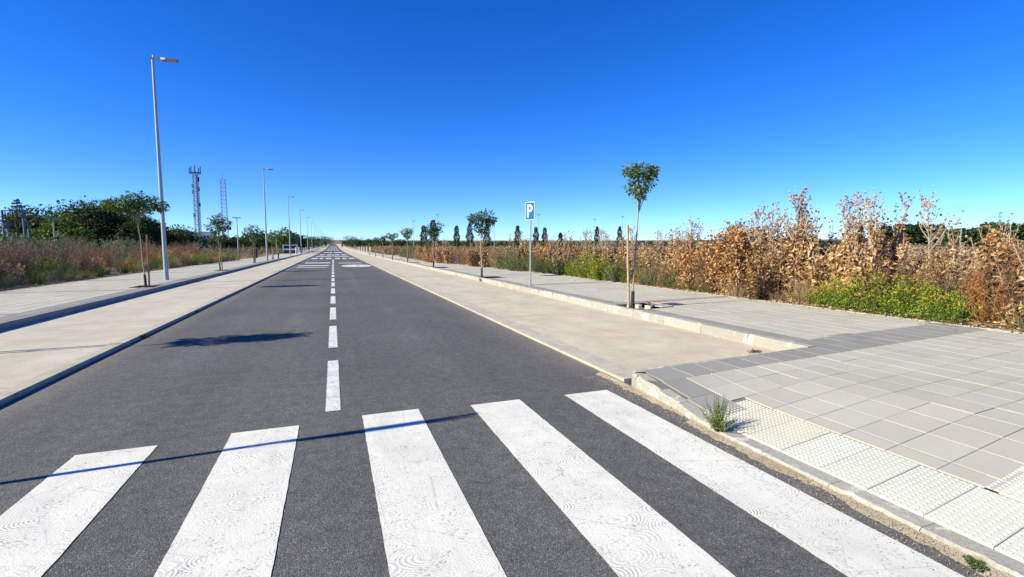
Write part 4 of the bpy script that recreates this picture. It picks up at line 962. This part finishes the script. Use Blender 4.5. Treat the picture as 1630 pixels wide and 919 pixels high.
def weed(x, y, z, n, H, rad, label, mat='weed_green'):
    r = np.random.default_rng(int(abs(x * 100 + y * 10))); t = empty('weed', (x, y, z), label, 'weed'); st, lf = MB(), MB()
    for k in range(n):
        a = r.uniform(0, 6.28); rr = rad * r.uniform(.1, 1); h_ = H * r.uniform(.35, 1) * (1 - .35 * rr / rad); e = np.array([math.cos(a) * rr, math.sin(a) * rr, h_]); b0 = e * [.15, .15, 0]
        st.tube([b0, (b0 + e) / 2 + [0, 0, .02], e], [.0022, .0016, .0007], 3, False); m_ = 26; tt = r.uniform(.08, .95, m_)[:, None]; q = b0 + (e - b0) * tt
        LL = .034 * (1.1 - tt[:, 0]) + .006; lf.leaves(q, rdir(r, m_, .9, .7), rdir(r, m_, .5, .8), LL, .006, .3)
    st.build('stem', M['weed_green'], t); lf.build('leaves', M[mat], t); return t
weed(2.88, 2.93, .03, 62, .36, .17, 'small upright green weed growing in the kerb joint at the crossing corner', 'fresh_weed')
weed(2.80, 1.24, .012, 12, .03, .07, 'tiny flat green weed in the grit by the tactile slabs')
weed(-3.0, 9.5, .01, 10, .09, .12, 'little weed at the shaded edge of the left gutter', 'grass_green')
weed(-3.0, 12.9, .01, 7, .06, .08, 'tiny weed farther along the left gutter edge', 'grass_green')
weed(5.9, 19.7, .03, 16, .3, .22, 'dry tuft at the kerb foot beside the second tree on the right', 'tan_leaf')
weed(5.6, 5.1, .02, 14, .03, .22, 'flat brown weed patch in the corner of the sandy parking lane', 'brown_twig')
weed(4.9, 4.75, .02, 10, .02, .18, 'second flat weed patch along the end of the parking lane', 'tan_leaf')

# ------------------------------------------------------------------ background
def big_tree(u, D, H, W, label, mat='dark_leaf', n=3600, leaf=.34, group=None, base=.0, seed=1, flat=.75, xy=None):
    r = np.random.default_rng(seed); x, y = xy if xy else spot(u, D); z = float(gz(x, y)); t = empty('tree', (x, y, z), label, 'tree', group)
    b = MB(); th = H * .45; b.tube([(0, 0, -.2), (.05, .03, th * .5), (.1, 0, th)], [H * .035, H * .028, H * .02], 8); tr = b
    blobs = []
    for k in range(11):
        a = r.uniform(0, 6.28); q = r.uniform(.0, 1) ** .6; rr = W * .5 * .72 * q; zz = H * (.42 + .42 * r.uniform(.0, 1) * (1 - .5 * q)) ; blobs.append((math.cos(a) * rr, math.sin(a) * rr, zz, W * r.uniform(.15, .24)))
    blobs.append((0, 0, H * .78, W * .24)); blobs.append((0, 0, H * .35, W * .3))
    for bx_, by_, bz, br in blobs: b.tube([(.05, 0, th * .8), (bx_ * .5, by_ * .5, (th + bz) * .5), (bx_, by_, bz)], [H * .014, H * .009, H * .003], 5)
    b.build('trunk', M['bark'], t)
    P, D_ = [], []
    for bx_, by_, bz, br in blobs:
        m_ = n // len(blobs); d = r.normal(0, 1, (m_, 3)); d /= np.linalg.norm(d, axis=1)[:, None]; bump_ = 1 + .28 * np.sin(5 * d[:, 0] + bx_ * 3) * np.cos(6 * d[:, 1] + bz) + .1 * np.sin(11 * d[:, 2])
        q = np.array([bx_, by_, bz]) + d * (br * bump_ * r.uniform(.3, 1, m_) ** .4)[:, None] * [1, 1, flat]; q[:, 2] = np.clip(q[:, 2], .2 + base, H); P.append(q); D_.append(d + r.normal(0, .6, (m_, 3)) + [0, 0, -.2])
    P = np.vstack(P); D_ = np.vstack(D_); k = len(P); N = r.normal(0, .6, (k, 3)); N[:, 2] += 1; L = leaf * r.uniform(.6, 1.4, k); b = MB(); b.leaves(P, D_, N, L, L * .6, r.uniform(-.3, .5, k)); b.build('crown', M[mat], t); return t
TL = [(62, 84, hat(62, 330, 84), 8, 'dark_leaf', 'leftmost dark tree of the wood, behind the gantry'), (98, 70, hat(98, 345, 70), 6.2, 'light_leaf', 'bright light-green tree in front of the dark wood on the left'), (128, 78, hat(128, 324, 78), 9, 'dark_leaf', 'tall dark tree just right of the light-green one'),
      (160, 80, hat(160, 321, 80), 9.5, 'dark_leaf', 'highest dark tree in the middle of the wood on the left'), (192, 80, hat(192, 323, 80), 8, 'dark_leaf', 'dark tree behind the umbrella-shaped street tree'), (222, 78, hat(222, 337, 78), 6.5, 'dark_leaf', 'dark tree left of the nearest lamp post'),
      (245, 82, hat(245, 351, 82), 6, 'dark_leaf', 'lower dark tree behind the nearest lamp post'), (287, 86, hat(287, 362, 86), 7, 'dark_leaf', 'low dark tree at the right end of the wood, below the antenna tower'), (145, 92, hat(145, 324, 92), 10, 'dark_leaf', 'dark tree at the back of the wood on the left'), (178, 90, hat(178, 321, 90), 10, 'dark_leaf', 'second dark tree at the back of the wood on the left'), (40, 95, hat(40, 333, 95), 8, 'dark_leaf', 'thin-topped tree behind the electrical gantry at far left')]
for i, (u, D, H, W, mt, lb) in enumerate(TL): big_tree(u, D, H * 1.03, W, lb, mt, 5200, .30, seed=200 + i, group='trees of the wood on the left')
for i, (u, D, H, W, lb) in enumerate([(350, 110, 3.6, 6, 'dark bush-like tree below the right lattice mast'), (398, 120, 4.2, 8, 'dark tree behind the feathery street tree'), (415, 125, 4.6, 7, 'dark tree left of the second street lamp'), (436, 130, 4.8, 7, 'dark tree right of the second street lamp'), (452, 120, 5.8, 7, 'taller green tree behind the white cabinet wall'),
        (470, 150, 4.6, 8, 'dark tree behind the third street lamp'), (485, 170, 4.8, 9, 'dark tree between third and fourth street lamps'), (497, 210, 5.0, 11, 'dark tree beyond the fourth street lamp'), (508, 300, 6.4, 16, 'dark tree near the far end of the left lamp row'), (518, 420, 7, 18, 'last dark tree on the left before the vanishing point')]):
    big_tree(u, D, H, W, lb, 'dark_leaf' if u != 452 else 'green_leaf', 1500, .5, seed=230 + i)
for i, (u, D, H, W, lb) in enumerate([(558, 330, 7, 12, 'dark tree beside the road end on the right'), (572, 300, 6, 10, 'second dark tree beside the road end on the right'), (600, 190, 4.2, 8, 'low dark tree behind the sixth street tree'), (1180, 62, 4.9, 4.2, 'dark green feathery tree rising behind the thistles'), (572 + 66, 200, 4.0, 9, 'low dark tree behind the fourth street tree')]):
    big_tree(u, D, H, W, lb, 'dark_leaf' if i != 3 else 'cypress', 1500, .5 if i != 3 else .3, seed=250 + i)
def columnar(u, D, H, W, label, seed):
    r = np.random.default_rng(seed); x, y = spot(u, D); t = empty('columnar_tree', (x, y, float(gz(x, y))), label, 'tree', 'columnar evergreens in the field on the right'); b = MB(); b.tube([(0, 0, 0), (0, 0, H * .9)], [.09, .03], 6); b.build('trunk', M['bark'], t)
    n = 1500; zt = r.uniform(.08, 1, n); rad = W * .5 * np.sin(np.pi * np.clip(zt * .86 + .1, 0, 1)) ** .8 * (1 + .25 * np.sin(zt * 23 + seed)); a = r.uniform(0, 6.28, n); q = np.sqrt(r.uniform(.2, 1, n)); P = np.stack([np.cos(a) * rad * q, np.sin(a) * rad * q, zt * H], 1)
    D_ = np.stack([np.cos(a) * .6, np.sin(a) * .6, np.full(n, .9)], 1) + r.normal(0, .35, (n, 3)); b = MB(); b.leaves(P, D_, r.normal(0, 1, (n, 3)), r.uniform(.2, .42, n), .14, .2); b.build('crown', M['cypress'], t)
for i, (u, tp, D, W, lb) in enumerate([(675, 361, 105, 1.6, 'left of the third street tree'), (690, 352, 100, 1.9, 'directly behind the third street tree'), (727, 361, 105, 1.3, 'between third and second street tree'), (748, 357, 104, 1.5, 'just left of the second street tree'), (775, 360, 104, 1.5, 'just right of the second street tree'),
        (824, 361, 105, 1.4, 'just left of the parking sign'), (853, 363, 108, 1.3, 'just right of the parking sign'), (867, 364, 110, 1.3, 'second to the right of the parking sign'), (892, 372, 115, 1.2, 'third to the right of the parking sign'), (950, 362, 118, 1.2, 'between parking sign and leaning tree, half hidden by thistles'), (986, 362, 120, 1.3, 'directly behind the stake of the leaning tree')]):
    x, y = spot(u, D); columnar(u, D, hat(u, tp, D), W, 'slim dark evergreen ' + lb, 300 + i)
def thin_pole(u, tp, D, label, head=True, group='distant lamp posts in the field'):
    x, y = spot(u, D); z = float(gz(x, y)); H = hat(u, tp, D) - z; t = empty('lamp_post', (x, y, z), label, 'lamp post', group); b = MB(); b.tube([(0, 0, 0), (0, 0, H)], [.09, .05], 8); b.build('pole', M['galv'], t)
    if head: b = MB(); b.box(-.5, .5, -.12, .12, H, H + .1); b.build('luminaire', M['galv_dark'], t)
for u, tp, D, lb in [(659, 353, 140, 'left of the third tree'), (697, 343, 130, 'just right of the third tree'), (787, 352, 140, 'right of the second tree'), (857, 343, 125, 'right of the parking sign'), (946, 350, 150, 'left of the leaning tree'), (990, 346, 140, 'by the stake of the leaning tree'), (1110, 349, 140, 'over the tall thicket'), (1421, 351, 170, 'in front of the dark wooded hill'), (1528, 337, 120, 'right of the lone thistle'), (1606, 341, 125, 'right of the pylon'), (379, 348, 77, 'with flat double head between the street trees on the left'), (88, 350, 62, 'in front of the light-green tree on the left'), (440, 378, 110, 'short one right of the second street lamp')]:
    thin_pole(u, tp, D, 'slim grey lamp post ' + lb)
def lattice(t, H, w0, w1, step, mat='lattice', r=.05):
    b = MB(); n = int(H / step)
    for sx, sy in ((-1, -1), (1, -1), (1, 1), (-1, 1)): b.tube([(sx * w0, sy * w0, 0), (sx * w1, sy * w1, H)], r, 4)
    for i in range(n):
        f0, f1 = i / n, (i + 1) / n; a = w0 + (w1 - w0) * f0; c = w0 + (w1 - w0) * f1; z0, z1 = H * f0, H * f1
        q = [(-1, -1), (1, -1), (1, 1), (-1, 1)]
        for k in range(4):
            p0, p1 = q[k], q[(k + 1) % 4]; b.tube([(p0[0] * a, p0[1] * a, z0), (p1[0] * c, p1[1] * c, z1)], r * .55, 3); b.tube([(p0[0] * c, p0[1] * c, z1), (p1[0] * c, p1[1] * c, z1)], r * .55, 3)
    b.build('lattice', M[mat], t)
x, y = spot(317, 150); zt = float(gz(x, y)); tw = empty('antenna_tower', (x, y, zt), 'lattice telecom tower with a crown of upright antennas, left of the two masts', 'tower')
lattice(tw, 20.6, .62, .5, 1.2, r=.07)
b = MB(); b.tube([(1.15 * math.cos(a), 1.15 * math.sin(a), 20.6) for a in np.linspace(0, 6.28, 13)], .09, 4); b.box(-1.15, 1.15, -.05, .05, 20.5, 20.65); b.box(-.05, .05, -1.15, 1.15, 20.5, 20.65); b.build('platform', M['lattice_d'], tw)
for k in range(8):
    a = k * .785 + .2; b = MB(); cx_, cy_ = 1.2 * math.cos(a), 1.2 * math.sin(a); b.box(cx_ - .09, cx_ + .09, cy_ - .09, cy_ + .09, 20.2, 21.7 + .5 * (k % 3 == 0)); b.build('antenna', M['lattice_d'], tw)
for k, (z_, s_) in enumerate(((19.0, 1), (17.2, -1), (16.4, 1), (15.6, -1), (12.4, 1), (9.6, -1), (18.8, 1))):
    b = MB(); b.box(s_ * .55, s_ * .85, -.2, .2, z_ - .5, z_ + .5); b.build('equipment_box', M['lattice_d'], tw)
b = MB(); b.tube([(.3, -.5, 0), (.25, -.45, 20)], .16, 6); b.build('cable_run', M['lattice'], tw)
x, y = spot(360, 152); mast = empty('lattice_mast', (x, y, float(gz(x, y))), 'thinner square lattice mast with a small dish, right of the antenna tower', 'mast')
lattice(mast, 19.6, .7, .55, 1.05, r=.05); b = MB(); b.tube([(0, 0, 19.6), (0, 0, 21.0)], .05, 4); b.build('rod', M['lattice_d'], mast)
b = MB(); b.tube([(-.7, -.7, 10), (-.9, -1.0, 10.1), (-.95, -1.1, 10.1)], [.1, .5, .52], 10); b.build('dish', M['lattice_d'], mast)
b = MB(); b.tube([(.9, -.9, 6.4), (1.4, -1.2, 6.4)], [.1, .5], 8); b.build('dish', M['lattice_d'], mast)
# substation gantry and mast, far left
def gantry(u0, u1, tp, D, label):
    (xa, ya), (xb, yb) = spot(u0, D), spot(u1, D); H = hat(u0, tp, D); t = empty('gantry', (xa, ya, 0), label, 'gantry', 'steel gantries of the substation'); dx, dy = xb - xa, yb - ya
    for k in (0, 1): b = MB(); b.tube([(dx * k, dy * k, 0), (dx * k, dy * k, H)], .085, 6); b.build('post', M['lattice_d'], t)
    b = MB(); b.tube([(-dx * .04, -dy * .04, H), (dx * 1.04, dy * 1.04, H)], .05, 6); b.build('beam', M['lattice_d'], t)
    for k in range(4): b = MB(); f = .15 + .23 * k; b.tube([(dx * f, dy * f, H), (dx * f, dy * f, H - .5)], [.03, .05], 6); b.build('insulator', M['insul'], t)
gantry(8, 41, 336, 62, 'taller steel portal gantry at the far left'); gantry(-22, 15, 352, 58, 'lower steel portal gantry cut by the left border'); gantry(15, 48, 353, 66, 'lower steel portal gantry in front of the small mast')
x, y = spot(33, 90); ms = empty('lattice_mast', (x, y, 0), 'short lattice mast with cluster of antennas at the far left', 'mast'); lattice(ms, hat(33, 330, 90), .6, .35, .9, 'lattice_d', .05)
for z_, r_ in ((hat(33, 330, 90), .6), (hat(33, 325, 90), .5), (hat(33, 321, 90), .3)): b = MB(); b.tube([(-r_, 0, z_), (r_, .1, z_ + .05)], [.15, .06], 5); b.tube([(0, -r_, z_), (0, r_, z_ + .2)], [.06, .14], 5); b.tube([(0, 0, z_ - .4), (0, 0, z_ + .2)], .05, 4); b.build('antenna', M['lattice_d'], ms)
for k in range(9):
    x, y = spot(-14 + k * 7.4, 60 + (k % 3) * 3); t = empty('transformer', (x, y, .1), 'dark switchgear unit under the substation gantries', 'transformer', 'switchgear of the substation'); b = MB(); b.box(-.7, .7, -.6, .6, .1, 1.6 + .3 * (k % 2)); b.build('tank', M['lattice_d'], t)
    for j in (-1, 1): b = MB(); b.tube([(j * .4, 0, 1.6), (j * .4, 0, 2.3)], [.08, .04], 6); b.build('bushing', M['insul'], t)
# low industrial building between wood and masts
def building(u0, u1, D, H, depth, label, mat='wall_white', nwin=5, roof='roof', band=False):
    (xa, ya), (xb, yb) = spot(u0, D), spot(u1, D); a = math.atan2(yb - ya, xb - xa); L = math.hypot(xb - xa, yb - ya); t = empty('industrial_building', (xa, ya, float(gz(xa, ya))), label, 'building', rz=a)
    b = MB(); b.box(0, L, 0, depth, -.3, H); b.build('wall', M[mat], t); b = MB(); b.box(-.15, L + .15, -.15, depth + .15, H + .003, H + .22); b.build('roof', M[roof], t)
    for k in range(nwin):
        w_ = L / nwin; b = MB(); b.box(k * w_ + w_ * .12, k * w_ + w_ * .88, -.04, .05, H * .55, H * .85); f = b.build('window', M['galv_dark'], t); b = MB(); b.box(k * w_ + w_ * .17, k * w_ + w_ * .83, -.06, -.042, H * .58, H * .82); b.build('pane', M['glass_dark'], f)
building(318, 346, 150, 5.2, 14, 'low white building with dark window band behind the antenna tower'); building(288, 322, 165, 5.4, 10, 'grey building edge behind the wood, left of the antenna tower', 'wall_grey', 3); building(322, 388, 138, 3.3, 12, 'long low grey shed below the two masts', 'wall_grey', 8, 'roof')
building(404, 424, 150, 4.8, 12, 'dark brown low building behind the second street lamp', 'lattice_d', 3, 'galv_dark')
building(458, 476, 140, 4.6, 12, 'dark low building behind the white cabinet wall', 'lattice_d', 3, 'galv_dark')
# white cabinet wall with four dark openings by the left pavement
t = empty('utility_cabinet', (-9.5, 108, .12), 'white utility wall with four dark openings behind the third street lamp', 'cabinet'); t.scale = (.85, .85, .85)
b = MB(); b.box(-.15, .1, -.3, .4, 0, 2.15); b.box(.1, 3.1, .25, .4, 0, 2.1); b.box(.1, 3.1, -.3, .249, .85, 1.2); b.box(.1, 3.1, -.3, .249, 1.95, 2.12); b.box(1.45, 1.65, -.31, .248, 0, .849); b.box(1.45, 1.65, -.31, .248, 1.201, 1.949); b.box(2.9, 3.12, -.32, .42, 0, 2.14); b.build('wall', M['wall_white'], t)
for i_, (a, c) in enumerate(((.12, 0), (1.67, 0), (.12, 1.21), (1.67, 1.21))): b = MB(); b.box(a, a + 1.2, .1, .2, c + .02, c + (.82 if c == 0 else .72)); b.build('door', M['glass_dark'], t)
for i, (x_, y_, lb) in enumerate([(-6.9, 50.6, 'black waste bin just right of the second street lamp')]):
    t = empty('waste_bin', (x_, y_, .12), lb, 'bin'); b = MB(); b.tube([(0, 0, .35), (0, 0, 1.15)], [.22, .26], 12); b.build('body', M['black'], t); b = MB(); b.tube([(0, 0, 0), (0, 0, .4)], .05, 8); b.build('post', M['black'], t); b = MB(); b.tube([(0, 0, 1.16), (0, 0, 1.22)], [.27, .2], 12); b.build('lid', M['black'], t)
def bollard(x_, y_, lb, mat='black', group=None, H=.95):
    t = empty('bollard', (x_, y_, (.12 if x_ < 0 else .17) + float(gz(x_, y_))), lb, 'bollard', group); b = MB(); b.tube([(0, 0, 0), (0, 0, H - .1), (0, 0, H)], [.07, .07, .04], 10); b.build('post', M[mat], t); b = MB(); b.tube([(0, 0, H - .22), (0, 0, H - .15)], .075, 10); b.build('band', M['white'], t)
bollard(-6.0, 62, 'black bollard between the second and third street lamp')
for k in range(9): bollard(-6.4, 96 + k * 9, 'white bollard in the row along the far left pavement', 'white', 'white bollards far left', 1.3)
for k in range(6): bollard(6.4, 92 + k * 9, 'white bollard in the row along the far right pavement', 'white', 'white bollards far right', 1.3)
# pylon, wooded hill and tree line at the right
x, y = spot(1588, 600); z = float(gz(x, y)); py = empty('power_pylon', (x, y, z), 'high-voltage pylon above the tree line at far right', 'pylon'); H = hat(1588, 338, 600) - z; lattice(py, H, 2.6, .5, 3.6, 'lattice', .11)
ang = -math.atan2(x, y)
for f, w_ in ((.98, 6), (.84, 8.5), (.68, 9)): b = MB(); b.tube([(-w_ * math.cos(ang), -w_ * math.sin(ang), H * f), (w_ * math.cos(ang), w_ * math.sin(ang), H * f)], .14, 4); b.build('cross_arm', M['lattice'], py)
def far_wood(name, u0, u1, D, h0, h1, depth, mat, label, n=9000, leaf=1.6, prof=None):
    r = np.random.default_rng(int(u0 * 3 + u1)); u = r.uniform(u0, u1, n); dd = D + r.uniform(0, depth, n); a = psi + np.arctan((u - 815) / FPX * math.cos(R(PITCH))); X = np.sin(a) * dd; Y = np.cos(a) * dd
    f = (u - u0) / (u1 - u0); top = h0 + (h1 - h0) * (prof(f) if prof else np.sin(np.pi * f) ** .4) * (1 + .12 * np.sin(u * .9) + .10 * np.sin(u * .37 + 1)); Z = gz(X, Y) + top * r.uniform(0, 1, n) ** .6
    b = MB(); d_ = r.normal(0, 1, (n, 3)); N = r.normal(0, .5, (n, 3)); N[:, 2] += 1; b.leaves(np.stack([X, Y, Z], 1), d_, N, leaf * r.uniform(.6, 1.4, n), leaf * .8, .2); tag(b.build(name, M[mat]), label, 'wood', kind='stuff')
far_wood('far_wood', 1395, 1502, 420, 10, 13.5, 60, 'cypress', 'dark wooded hill on the horizon behind the lone thistle', 9000, 2.0, lambda f: np.sin(np.pi * np.clip(f * .8 + .1, 0, 1)) ** .5)
far_wood('far_wood', 1500, 1572, 330, 8, 8.8, 60, 'cypress', 'uneven tree line right of the wooded hill', 4500, 1.6, lambda f: .8 + .3 * np.sin(f * 19))
far_wood('far_wood', 1560, 1720, 260, 8, 9.5, 50, 'dark_leaf', 'greener tree line under the pylon at the right border', 7000, 1.5, lambda f: .9 + .3 * np.sin(f * 15))
far_wood('far_wood', 545, 1400, 300, 2.6, 3.4, 80, 'cypress', 'thin dark line of trees along the horizon on the right', 12000, 1.3, lambda f: .8 + .35 * np.sin(f * 60) * np.sin(f * 23))
far_wood('far_wood', -120, 520, 330, 4.0, 5, 90, 'cypress', 'dark line of trees along the horizon on the left', 9000, 1.7, lambda f: .8 + .35 * np.sin(f * 40) * np.sin(f * 17))

# labels that several plants still share get their place from left to right
ORD = ['leftmost', 'second', 'third', 'fourth', 'fifth', 'sixth', 'seventh', 'eighth', 'ninth', 'tenth', 'eleventh', 'twelfth', 'thirteenth', 'fourteenth', 'fifteenth', 'sixteenth', 'seventeenth', 'eighteenth', 'nineteenth', 'twentieth']
byl = {}
for o in col.objects:
    if o.parent is None and o.get('label') and o.get('group') and ('bollards' in o['group'] or 'switchgear' in o['group'] or 'plants' in o['group'] or 'weeds' in o['group'] or 'bushes' in o['group']): byl.setdefault(o['label'], []).append(o)
for lb, os_ in byl.items():
    if 1 < len(os_) <= 20:
        os_.sort(key=lambda o: math.atan2(o.location.x, o.location.y))
        for i, o in enumerate(os_):
            t = lb + (', leftmost' if i == 0 else ', rightmost' if i == len(os_) - 1 else ', %s from left' % ORD[i])
            if len(t.split()) <= 16: o['label'] = t
